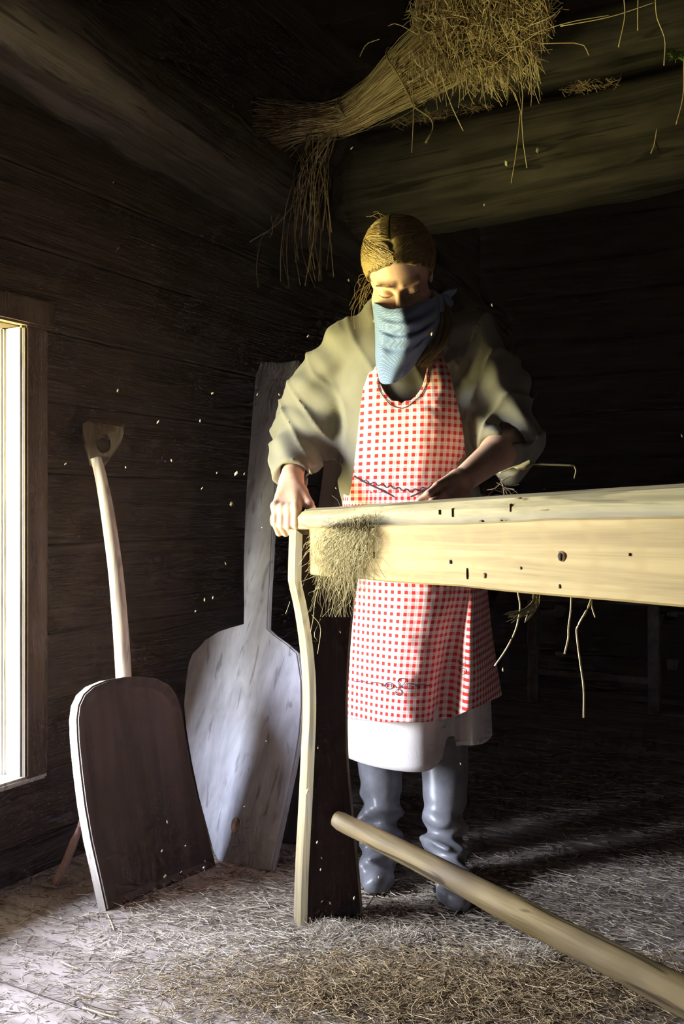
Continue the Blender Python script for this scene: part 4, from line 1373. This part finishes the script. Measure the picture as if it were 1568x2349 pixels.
# knot and its two ends behind the ear
kk = P(1012, 676, 2.335)
kb = net([[gk[0, -1], (Vector(gk[0, -1]) + kk) / 2 + Vector((0.006, 0, 0.0)), kk], [gk[8, -1], (Vector(gk[8, -1]) + kk) / 2 + Vector((0.008, 0, -0.01)), kk + Vector((0, 0, -0.008))], [gk[18, -1], (Vector(gk[18, -1]) + kk) / 2 + Vector((0.006, 0, -0.02)), kk + Vector((0, 0, -0.016))]], 8, 10)
uvb = np.stack([kb[..., 1], kb[..., 2]], -1).reshape(-1, 2)
thicken(mesh('kerchief_band', kb.reshape(-1, 3), grid_faces(8, 10), M_KER, Matrix.Translation(kk), kc, True, world=True, uv=uvb), 0.003, 0)
for a, b_ in (((0.034, 0.0, 0.012), (0.012, 0, -0.012)), ((0.026, 0.01, -0.020), (0.0, 0, -0.016))):
    a = Vector(a)
    kn_ = net([[kk, kk + a * 0.5 + Vector((0, 0, 0.012)), kk + a + Vector((0, 0, 0.010))], [kk + Vector((0, -0.01, 0)), kk + a * 0.5 + Vector((0, -0.014, 0)), kk + a + Vector((0.004, -0.004, 0))], [kk, kk + a * 0.5 + Vector((0, 0, -0.014)), kk + a + Vector((-0.004, 0, -0.012))]], 10, 10)
    uvb = np.stack([kn_[..., 0], kn_[..., 2]], -1).reshape(-1, 2)
    thicken(mesh('kerchief_end', kn_.reshape(-1, 3), grid_faces(10, 10), M_KER, Matrix.Translation(kk), kc, True, world=True, uv=uvb), 0.003, 0)
#@@DETAILS
# ================================================================== FLAX, HAY, STRAW
M_HAY = straw_mat('hay', [(0.30, 0.20, 0.085), (0.60, 0.44, 0.20), (0.76, 0.60, 0.31), (0.86, 0.72, 0.42), (0.50, 0.40, 0.17)])
M_STRAW = straw_mat('floor_straw', [(0.10, 0.075, 0.05), (0.40, 0.33, 0.23), (0.68, 0.60, 0.47), (0.82, 0.75, 0.62), (0.24, 0.18, 0.11), (0.75, 0.67, 0.53)])
M_MAT = straw_mat('trodden_hay', [(0.10, 0.065, 0.035), (0.26, 0.18, 0.09), (0.38, 0.28, 0.14), (0.48, 0.37, 0.20), (0.18, 0.12, 0.06)])
M_FIBRE = straw_mat('flax_fibre', [(0.22, 0.18, 0.07), (0.34, 0.29, 0.12), (0.46, 0.40, 0.19)])
M_CHAFF = straw_mat('chaff', [(0.42, 0.35, 0.20), (0.62, 0.54, 0.36)])
M_TOW = straw_mat('brown_tow', [(0.14, 0.11, 0.045), (0.24, 0.195, 0.085), (0.36, 0.30, 0.14)])
M_GREEN = plain('green_leaf', (0.25, 0.45, 0.07), 0.6, 0.2)
U = random.uniform
def jit(v, a):
    return Vector(v) + Vector((U(-a, a), U(-a, a), U(-a, a)))
def yb(px):
    return 3.06 - (px - 770) * 0.00070
def strands(name, lines, radii, mat, parent=None, org=None, ns=3, kind=None):
    L = np.array([[tuple(q) for q in l] for l in lines])
    V, Fc = tube_arrays(L, np.asarray(radii), ns)
    o = mesh(name, V, Fc, mat, Matrix.Translation(Vector(org) if org is not None else Vector(L[0, 0])), parent, True, world=True)
    if kind:
        o['kind'] = kind
    return o
# ---- bundle of flax laid over the upper tie log
bundle = tag(empty('flax_bundle', P(770, 290, 3.05)), 'tied bundle of golden flax hanging from the upper tie log', 'flax bundle')
lines, rad = [], []
for i in range(1500):
    a, r = U(0, 6.283), math.sqrt(random.random())
    ca, sa = math.cos(a) * r, math.sin(a) * r
    q = [P(1085 + 70 * ca, 60 + 110 * sa, yb(1085) + 0.05 * ca * sa),
         P(975 + 50 * ca, 138 + 88 * sa, yb(975) - 0.03 + 0.07 * ca),
         P(880 + 26 * ca, 205 + 62 * sa, yb(880) - 0.05 + 0.05 * ca),
         P(790 + 10 * ca, 268 + 36 * sa, yb(785) - 0.06 + 0.035 * ca),
         P(705 + 10 * ca, 280 + 36 * sa + U(-4, 4), yb(705) - 0.07 + 0.05 * ca),
         P(U(580, 660) + 8 * ca, 288 + 58 * sa + U(-8, 10), yb(620) - 0.08 + 0.09 * ca + U(-0.02, 0.02))]
    n0 = random.choice([0, 0, 0, 1, 2])
    n1 = random.choice([6, 6, 5, 6])
    sg = [jit(p, 0.004 if i % 5 else 0.016) for p in q[n0:n1]]
    lines.append(spline(sg, 9))
    rad.append(U(0.0008, 0.0017))
strands('stalks', lines, rad, M_HAY, bundle, P(770, 290, 3.05), kind='stuff')
lines, rad = [], []
for i in range(46):
    x0, y0 = U(700, 782), U(285, 318)
    xe = min(758, max(588, random.gauss(708, 30)))
    ye = U(430, 668) if random.random() < 0.75 else U(380, 470)
    yy = yb(720) - 0.08 + U(-0.05, 0.05)
    xm = x0 * 0.35 + xe * 0.65 + U(-16, 10)
    lines.append(spline([P(x0, y0, yy), P(xm, y0 + (ye - y0) * 0.35, yy - 0.02), P(xe + U(-8, 8), y0 + (ye - y0) * 0.72, yy - 0.02), P(xe + U(-12, 12), ye, yy - 0.02 + U(-0.01, 0.02))], 12))
    rad.append(U(0.0010, 0.0019))
for pts in ([(690, 330), (640, 390), (612, 430), (625, 520), (618, 545)], [(662, 440), (625, 520), (600, 545), (588, 610), (592, 660)], [(700, 430), (640, 510), (572, 555)], [(590, 400), (537, 412), (536, 432), (556, 448), (575, 488)], [(610, 330), (560, 300), (532, 240)], [(535, 430), (560, 425), (600, 410)], [(745, 420), (757, 520), (748, 620)], [(660, 315), (700, 400), (690, 560), (722, 660)]):
    lines.append(spline([P(x, y, yb(640) - 0.09) for x, y in pts], 12))
    rad.append(0.0016)
strands('hanging_stalks', lines, rad, M_HAY, bundle, P(730, 320, 3.0), kind='stuff')
for (x, y, a) in ((795, 264, 0.048), (925, 175, 0.085)):
    c = P(x, y, yb(x) - 0.05)
    ax = (P(880, 218, yb(880)) - P(785, 283, yb(785))).normalized()
    e1_ = ax.cross(UP).normalized()
    e2_ = ax.cross(e1_).normalized()
    ring_ = [c + e1_ * a * math.cos(q * 0.3491) * 1.08 + e2_ * a * math.sin(q * 0.3491) * 1.08 + ax * 0.004 * math.sin(q) for q in range(20)]
    tube('binding', ring_, [0.003] * 20, M_FIBRE, bundle, 40, 6, caps=False)
tube('binding_end', [P(930, 215, 2.88), P(950, 245, 2.87), P(985, 270, 2.87), P(992, 295, 2.87), P(976, 328, 2.87)], [0.0025, 0.0025, 0.0025, 0.0022, 0.004], M_FIBRE, bundle, 24, 6)
tube('binding_end', [P(985, 195, 2.87), P(1005, 200, 2.86), P(1004, 212, 2.86), P(988, 208, 2.86), P(984, 190, 2.86)], [0.0025] * 5, M_FIBRE, bundle, 24, 6)

# ---- heap of hay on top of the logs
hc = P(1100, 40, 2.86)
lines, rad = [], []
for i in range(3600):
    a, r = U(0, 6.283), math.sqrt(random.random())
    px, py = 1105 + 155 * math.cos(a) * r, 30 + 150 * math.sin(a) * r * (1.0 if math.sin(a) < 0 else 0.85 + 0.25 * random.random())
    py = py + max(0, (px - 1180)) * -0.2
    yy = yb(px) - 0.07 + U(-0.06, 0.09) * (1 - 0.4 * r)
    c = P(px, py, yy)
    d = Vector((U(-0.6, 0.6), U(-0.5, 0.5), U(-1.0, 0.35))).normalized()
    ln = U(0.03, 0.11)
    b_ = jit((0, 0, 0), 0.018)
    lines.append(spline([c - d * ln * 0.5, c + b_, c + d * ln * 0.5 + Vector((0, 0, -0.012))], 6))
    rad.append(U(0.0007, 0.0016))
for pts in ([(1160, 190), (1192, 240), (1186, 330), (1172, 420)], [(1180, 100), (1198, 200), (1196, 290), (1208, 385)], [(945, 190), (948, 260), (944, 350)], [(1010, 160), (1030, 230), (1062, 300)], [(1210, 60), (1260, 40), (1290, 15)], [(1215, 80), (1300, 52), (1395, 35)], [(1200, 70), (1240, 30), (1225, -10)],
            [(1240, 100), (1330, 100), (1350, 127)], [(1190, 110), (1215, 150), (1250, 60)], [(1120, 160), (1180, 110), (1240, 70)], [(870, 90), (840, 102), (825, 130)], [(960, 80), (910, 55), (890, 60)]):
    lines.append(spline([P(x, y, yb(min(x, 1250)) - 0.13) for x, y in pts], 6))
    rad.append(0.0015)
for i in range(150):
    px = U(930, 1235)
    y0 = 130 + U(0, 60) - abs(px - 1080) * 0.15
    ln = U(20, 85)
    yy = yb(px) - 0.13
    lines.append(spline([P(px, y0, yy), P(px + U(-6, 10), y0 + ln * 0.5, yy), P(px + U(-12, 26), y0 + ln, yy)], 6))
    rad.append(U(0.0006, 0.0012))
hay = strands('hay_heap', lines, rad, M_HAY, None, hc)
tag(hay, 'loose heap of golden hay piled on the upper tie log', 'hay', None, 'stuff')
bm = bmesh.new()
bmesh.ops.create_icosphere(bm, subdivisions=4, radius=1.0)
for v in bm.verts:
    d = v.co.normalized()
    k = 1 + lump(d, 3.0, 0.25, 4.0)
    v.co = Vector((d.x * 0.17 * k, d.y * 0.075 * k, d.z * 0.155 * k))
hk = bm_obj('hay_core', bm, M_MAT, Matrix.Translation(P(1100, 20, 2.85)), hay, True)
hk['kind'] = 'stuff'
# tufts squeezed in the gap between the two tie logs
lines, rad = [], []
def gap_pt(px):
    return 300 - (px - 850) * 0.19
for i in range(260):
    px = random.choice([U(900, 1040), U(930, 1020), U(1060, 1130), U(1290, 1420), U(1310, 1345)])
    c = P(px, gap_pt(px) - 8 + U(-7, 9), yb(px) + 0.005)
    d = Vector((U(-1, 1), U(-0.4, 0.1), U(-0.8, 0.2))).normalized() * U(0.012, 0.05)
    lines.append(spline([c - d * 0.5, c + jit((0, 0, 0), 0.004), c + d * 0.5], 4))
    rad.append(U(0.0005, 0.0010))
tg = strands('hay_tufts', lines, rad, M_MAT)
tag(tg, 'hay stuffed in the gap between the two tie logs', 'hay', None, 'stuff')
# single straws hanging from the loft
for k, (pts, lab) in enumerate(([[(1250 + 180, -8), (1432, 40), (1418, 108)], 'pale straw hanging from the loft, nearest the hay heap'],
                               [[(1463, -5), (1462, 30), (1462, 70)], 'short straw hanging between two longer ones at the loft edge'],
                               [[(1502, -10), (1506, 40), (1524, 90), (1522, 150)], 'long kinked straw hanging in front of the upper log end'],
                               [[(1508, 280), (1500, 330), (1492, 352)], 'reddish straw caught on the lower log'],
                               [[(1568, 130), (1566, 220), (1550, 285)], 'straw hanging below the green sprig on the lower log'],
                               [[(1285, 60), (1400, 38), (1510, 2)], 'long thin stalk lying on top of the upper log'])):
    o = tube('hanging_straw', [P(x, y, 2.52 if k != 3 else 2.60) for x, y in pts], [0.0016] * len(pts), M_HAY, None, 12, 5)
    tag(o, lab, 'straw', 'straws hanging from the loft')
lines = [spline([P(1568, 140, 2.56), P(1556 + U(-14, 8), 122 + U(-8, 8), 2.54), P(1545 + U(-16, 10), 135 + U(-15, 10), 2.53)], 6) for i in range(14)]
tag(strands('green_sprig', lines, [0.0022] * 14, M_GREEN), 'bright green leafy sprig on the lower log', 'sprig', None, 'stuff')

# ---- flax tuft hung over the brake
lines, rad = [], []
for i in range(950):
    px = random.gauss(820, 27)
    px = min(884, max(742, px))
    top_ = 1188 + abs(random.gauss(0, 38)) - (px - 800) * 0.25
    pe_ = px - 26 + random.gauss(0, 26)
    ye = min(1415, random.gauss(1325, 55)) if random.random() < 0.4 else top_ + U(30, 110)
    pts = []
    for q in range(9):
        f = q / 8
        x = px + (pe_ - px) * f + 9 * math.sin(f * 7 + px * 0.3) * f + U(-2.5, 2.5)
        y = top_ + (ye - top_) * f
        if y < 1206:
            p = on_plane(x, y, pbm, Wd) + Wn * (0.004 + 0.012 * random.random())
        else:
            p = on_plane(x, y, pf, Wd) + Wn * (0.003 + 0.010 * random.random() + 0.012 * math.sin(f * 3.1))
        pts.append(p)
    lines.append(spline(pts, 10))
    rad.append(U(0.0002, 0.0005))
tuft = strands('flax_tuft', lines, rad, M_TOW)
tag(tuft, 'wispy olive flax fibre tuft draped over the brake planks', 'flax fibre', None, 'stuff')
lines = []
for pts in ([(735, 1330), (722, 1380), (718, 1420), (712, 1450)], [(735, 1420), (720, 1455), (728, 1470), (715, 1470)], [(790, 1385), (775, 1405), (765, 1395)], [(800, 1385), (810, 1400)], [(715, 1410), (735, 1440), (728, 1500)], [(665, 1380), (655, 1408)]):
    lines.append(spline([on_plane(x, y, F0 + Pd * 0.03, Pd) for x, y in pts], 8))
tag(strands('loose_fibres', lines, [0.0007] * len(lines), M_FIBRE), 'thin loose flax fibres dangling below the tuft', 'flax fibre', None, 'stuff')
# straws dangling under the front plank
for pts, lab, r in (([(1310, 1360), (1308, 1400), (1303, 1440), (1302, 1465), (1294, 1500)], 'middle straw dangling under the pale plank', 0.0012),
                    ([(1358, 1366), (1345, 1400), (1325, 1435), (1322, 1455), (1330, 1520), (1338, 1580), (1338, 1646)], 'longest straw dangling under the pale plank', 0.0014),
                    ([(1356, 1374), (1357, 1392), (1364, 1416)], 'short pale straw beside the longest dangling one', 0.0010),
                    ([(1186, 1352), (1192, 1390), (1188, 1420), (1180, 1450), (1160, 1490), (1134, 1528)], 'curved grey straw dangling in front of the dark skirt', 0.0013)):
    yy = 1.30 if pts[0][0] > 1250 else 1.48
    tag(tube('hanging_straw', [P(x, y, yy) for x, y in pts], [r] * len(pts), M_HAY, None, 24, 5), lab, 'straw', 'straws dangling under the plank')
lines = [spline([P(1230 + U(-8, 10), 1356, 1.47), P(1222 + U(-8, 8), 1392 + U(-8, 8), 1.47), P(1190 + U(-35, 20), 1415 + U(-12, 14), 1.47)], 8) for i in range(26)]
tag(strands('grass_tuft', lines, [0.0005] * 26, M_FIBRE), 'small greenish grass tuft under the brake beside the curved straw', 'grass', None, 'stuff')
# dry stalk sticking out beside the left forearm
sk_ = tag(empty('flax_stalk', P(1200, 1072, 1.78)), 'dry pale stalk with a shrivelled leaf above the jaw beam', 'stalk')
tube('stem', [P(1145, 1085, 1.80), P(1180, 1071, 1.79), P(1215, 1065, 1.78), P(1265, 1066, 1.77), P(1316, 1068, 1.76)], [0.0012, 0.0018, 0.0020, 0.0020, 0.0020], M_FIBRE, sk_, 24, 6)
tube('stem_end', [P(1316, 1068, 1.76), P(1320, 1080, 1.76), P(1316, 1098, 1.76)], [0.0016, 0.0014, 0.0008], M_FIBRE, sk_, 10, 5)
lf = net([[P(1178, 1074, 1.79), P(1200, 1062, 1.785), P(1217, 1054, 1.78)], [P(1182, 1074, 1.785), P(1204, 1070, 1.775), P(1219, 1063, 1.775)], [P(1185, 1075, 1.79), P(1206, 1077, 1.785), P(1221, 1068, 1.78)]], 8, 8)
thicken(mesh('leaf', lf.reshape(-1, 3), grid_faces(8, 8), M_TOW, Matrix.Translation(P(1200, 1070, 1.78)), sk_, True, world=True), 0.0008)
# flax handful under the left hand
lines, rad = [], []
for i in range(12):
    c = P(U(1128, 1175), U(1108, 1128), 1.80 + U(-0.03, 0.03))
    d = Vector((U(-1, 1), U(-0.5, 0.5), U(-0.5, 0.5))).normalized() * U(0.01, 0.035)
    lines.append(spline([c - d, c + jit((0, 0, 0), 0.008), c + d + Vector((0, 0, -0.006))], 5))
    rad.append(U(0.0004, 0.0009))
tag(strands('flax_handful', lines, rad, M_MAT), 'dim handful of flax beside the left forearm', 'flax fibre', None, 'stuff')

# ---- straw litter on the floor
def litter(name, n, centre, sig, lmin, lmax, rmin, rmax, mat, label, zmax=0.004, tilt=0.10, reg=None, bias=None):
    L = []
    R = []
    k = 0
    while len(L) < n and k < n * 8:
        k += 1
        if reg:
            px, py = U(*reg[0]), U(*reg[1])
            Yf = CAM_H * F_PX / (py - HORIZON)
            x, y = (px - 784) / F_PX * Yf, Yf
            if random.random() > min(1.0, (Yf / 1.7) ** 1.5 * 0.35):
                continue
        else:
            x, y = random.gauss(centre[0], sig[0]), random.gauss(centre[1], sig[1])
        tt = (x - A0.x) * N.x + (y - A0.y) * N.y
        ss = (x - A0.x) * D.x + (y - A0.y) * D.y
        if tt < 0.02 or tt > T_MAX - 0.05 or ss > S_MAX - 0.1:
            continue
        q = Vector((x, y, 0)) - F0
        if -0.02 < q.dot(Wd) < 0.17 and -0.07 < q.dot(Pd) < 0.0:
            continue
        a = U(0, math.pi) if not bias or random.random() < 0.45 else random.gauss(bias, 0.35)
        ln = lmin + (lmax - lmin) * random.random() ** 2.2
        z = 0.0015 + random.random() ** 2 * zmax
        d = Vector((math.cos(a), math.sin(a), U(-tilt, tilt) * 0.5))
        c = Vector((x, y, z + abs(d.z) * ln * 0.5))
        bnd = Vector((-d.y, d.x, 0)) * U(-0.12, 0.12) * ln
        L.append([tuple(c - d * ln * 0.5), tuple(c + bnd), tuple(c + d * ln * 0.5)])
        R.append(U(rmin, rmax))
    o = strands(name, L, R, mat, None, (centre[0], centre[1], 0) if centre else (0.2, 2.0, 0))
    return tag(o, label, 'straw', None, 'stuff')
litter('straw_litter', 5200, None, None, 0.006, 0.045, 0.0004, 0.0011, M_STRAW, 'short pale straw bits scattered over the plank floor', 0.003, 0.10, ((-60, 1640), (1960, 2420)), 2.7)
litter('straw_drift', 11500, (0.12, 2.05), (0.34, 0.20), 0.010, 0.060, 0.0005, 0.0011, M_STRAW, 'denser straw drift around the end board and pole', 0.012, 0.3, None, 2.8)
litter('far_straw', 3600, (0.90, 2.75), (0.45, 0.45), 0.015, 0.10, 0.0006, 0.0014, M_STRAW, 'straw lit in streaks on the floor beyond the boots', 0.008, 0.1, None, 2.75)
litter('hay_carpet', 13000, (0.20, 1.79), (0.24, 0.075), 0.008, 0.050, 0.0004, 0.0010, M_MAT, 'brown trodden hay carpet along the near edge of the floor', 0.022, 0.5)
# fluffy tow clumps
for (px, py, s_, lab) in ((770, 2150, 0.055, 'pale fluffy tow clump at the foot of the end board'), (905, 2170, 0.045, 'brown tow clump on the straw beside the pole'), (1210, 2205, 0.040, 'small tow clump lying behind the pole')):
    c0 = PF(px, py)
    L, R = [], []
    for i in range(700):
        d = Vector((random.gauss(0, 1), random.gauss(0, 0.7), 0)).normalized() * s_ * random.random() ** 0.6
        c = c0 + d * 1.3 + UP * (0.004 + s_ * 0.45 * random.random() * (1 - d.length / s_ * 0.8))
        e_ = Vector((U(-1, 1), U(-1, 1), U(-0.5, 0.6))).normalized() * U(0.012, 0.03)
        L.append(spline([c - e_, c + jit((0, 0, 0), 0.008), c + e_], 5))
        R.append(U(0.00025, 0.0005))
    for l in L:
        l[:, 2] = np.maximum(l[:, 2], 0.001)
    tag(strands('tow_clump', L, R, M_STRAW, None, c0), lab, 'tow', None, 'stuff')
# twigs and fibres seen one by one on the floor
for pts, r, lab in (([(243, 2098), (250, 2110), (262, 2140)], 0.0016, 'forked pale straw at the shovel blade corner'), ([(140, 2212), (160, 2222), (182, 2230)], 0.002, 'bright bent straw lying alone on the bare planks'),
                    ([(820, 2080), (835, 2092), (860, 2050)], 0.0016, 'pale straw propped beside the end board'), ([(190, 2318), (230, 2332), (280, 2345)], 0.0022, 'long straw at the near floor edge by the dark crack')):
    c = [PF(x, y) + UP * 0.005 for x, y in pts]
    if 'propped' in lab:
        c[2] = c[1] + Vector((0.025, 0.0, 0.035))
    tag(tube('straw', c, [r] * 3, M_CHAFF, None, 10, 5), lab, 'straw')

# ---- chaff whirling in the air
fl = [(270, 896, 9), (487, 902, 8), (362, 968, 11), (459, 965, 7), (269, 570, 20), (260, 418, 6), (806, 340, 10), (800, 643, 9), (1128, 700, 9), (706, 771, 9), (150, 1064, 9), (288, 1072, 6), (393, 1056, 7), (541, 1086, 14), (560, 1087, 7),
      (463, 1120, 9), (530, 1156, 12), (517, 1293, 9), (469, 1376, 10), (488, 1371, 8), (766, 936, 9), (712, 1082, 16), (1153, 1536, 11), (383, 1885, 10), (371, 1952, 9), (378, 2010, 12), (470, 1975, 7), (467, 1990, 8), (729, 1716, 7), (727, 1932, 9),
      (737, 1968, 8), (735, 1995, 9), (738, 2068, 10), (757, 2072, 10), (812, 2060, 11), (868, 2012, 8), (860, 2020, 7), (1563, 1000, 10), (1232, 345, 14), (1160, 375, 15), (705, 1815, 16), (1056, 1752, 9), (448, 1402, 6), (497, 1085, 6), (600, 1210, 5),
      (590, 905, 7), (640, 905, 7), (700, 1170, 6), (770, 1120, 6), (780, 1450, 7), (1110, 470, 7), (990, 766, 10), (415, 2000, 9), (425, 1940, 6), (560, 1850, 5), (610, 1700, 5)]
for k, (px, py, s_) in enumerate(fl):
    Y = U(2.0, 2.25) if px < 700 else U(1.85, 2.05)
    if py < 600:
        Y = U(2.3, 2.6)
    h = s_ / F_PX * Y * 0.48
    wv_ = h * U(0.35, 0.7)
    c = P(px, py, Y)
    M = Matrix.LocRotScale(c, Matrix.Rotation(U(-0.7, 0.7), 3, 'Y') @ Matrix.Rotation(U(-0.6, 0.6), 3, 'Z'), None)
    V = [(-wv_, 0, -h * 0.3), (0, 0.0006, -h), (wv_, 0, h * 0.3), (0, -0.0006, h), (0, -0.0010, 0), (0, 0.0010, 0)]
    Fc = [(0, 1, 4), (1, 2, 4), (2, 3, 4), (3, 0, 4), (1, 0, 5), (2, 1, 5), (3, 2, 5), (0, 3, 5)]
    o = mesh('chaff_flake', V, [list(f) for f in Fc], M_CHAFF, M, None, False)
    lab = {4: 'largest chaff flake, bent, high in the air before the left wall', 13: 'forked chaff flake in the air just beside the peel handle', 21: 'long slim chaff flake in the air under the rolled sleeve', 38: 'greenish chaff flake in the air before the lower tie log, below the hay',
           39: 'slanting slim chaff flake before the lower tie log', 40: 'slim chaff flake in the air at the tip of the pole', 5: 'tiny round chaff flake highest before the left wall', 37: 'chaff flake at the edge of the picture above the brake', 51: 'small flat chaff flake in front of the hair tail'}.get(k, 'tiny pale chaff flake whirling in the dusty air')
    tag(o, lab, 'chaff', 'chaff flakes in the air')

# ---- dust hanging in the air of the barn
hz = stbox('dust_haze', S_MIN + 0.05, S_MAX - 0.05, 0.02, T_MAX - 0.05, 0.004, CEIL - 0.02, M_ROOF, None, 0)
m = bpy.data.materials.new('airborne_dust')
m.use_nodes = True
t = m.node_tree
t.nodes.clear()
o_ = t.nodes.new('ShaderNodeOutputMaterial')
vsn = t.nodes.new('ShaderNodeVolumeScatter')
vsn.inputs['Color'].default_value = (0.95, 0.74, 0.92, 1)
vsn.inputs['Density'].default_value = 0.0026
vsn.inputs['Anisotropy'].default_value = 0.2
t.links.new(vsn.outputs[0], o_.inputs['Volume'])
hz.data.materials[0] = m
SC.cycles.volume_bounces = 0
tag(hz, 'thin haze of flax dust filling the barn air', 'haze', None, 'stuff')
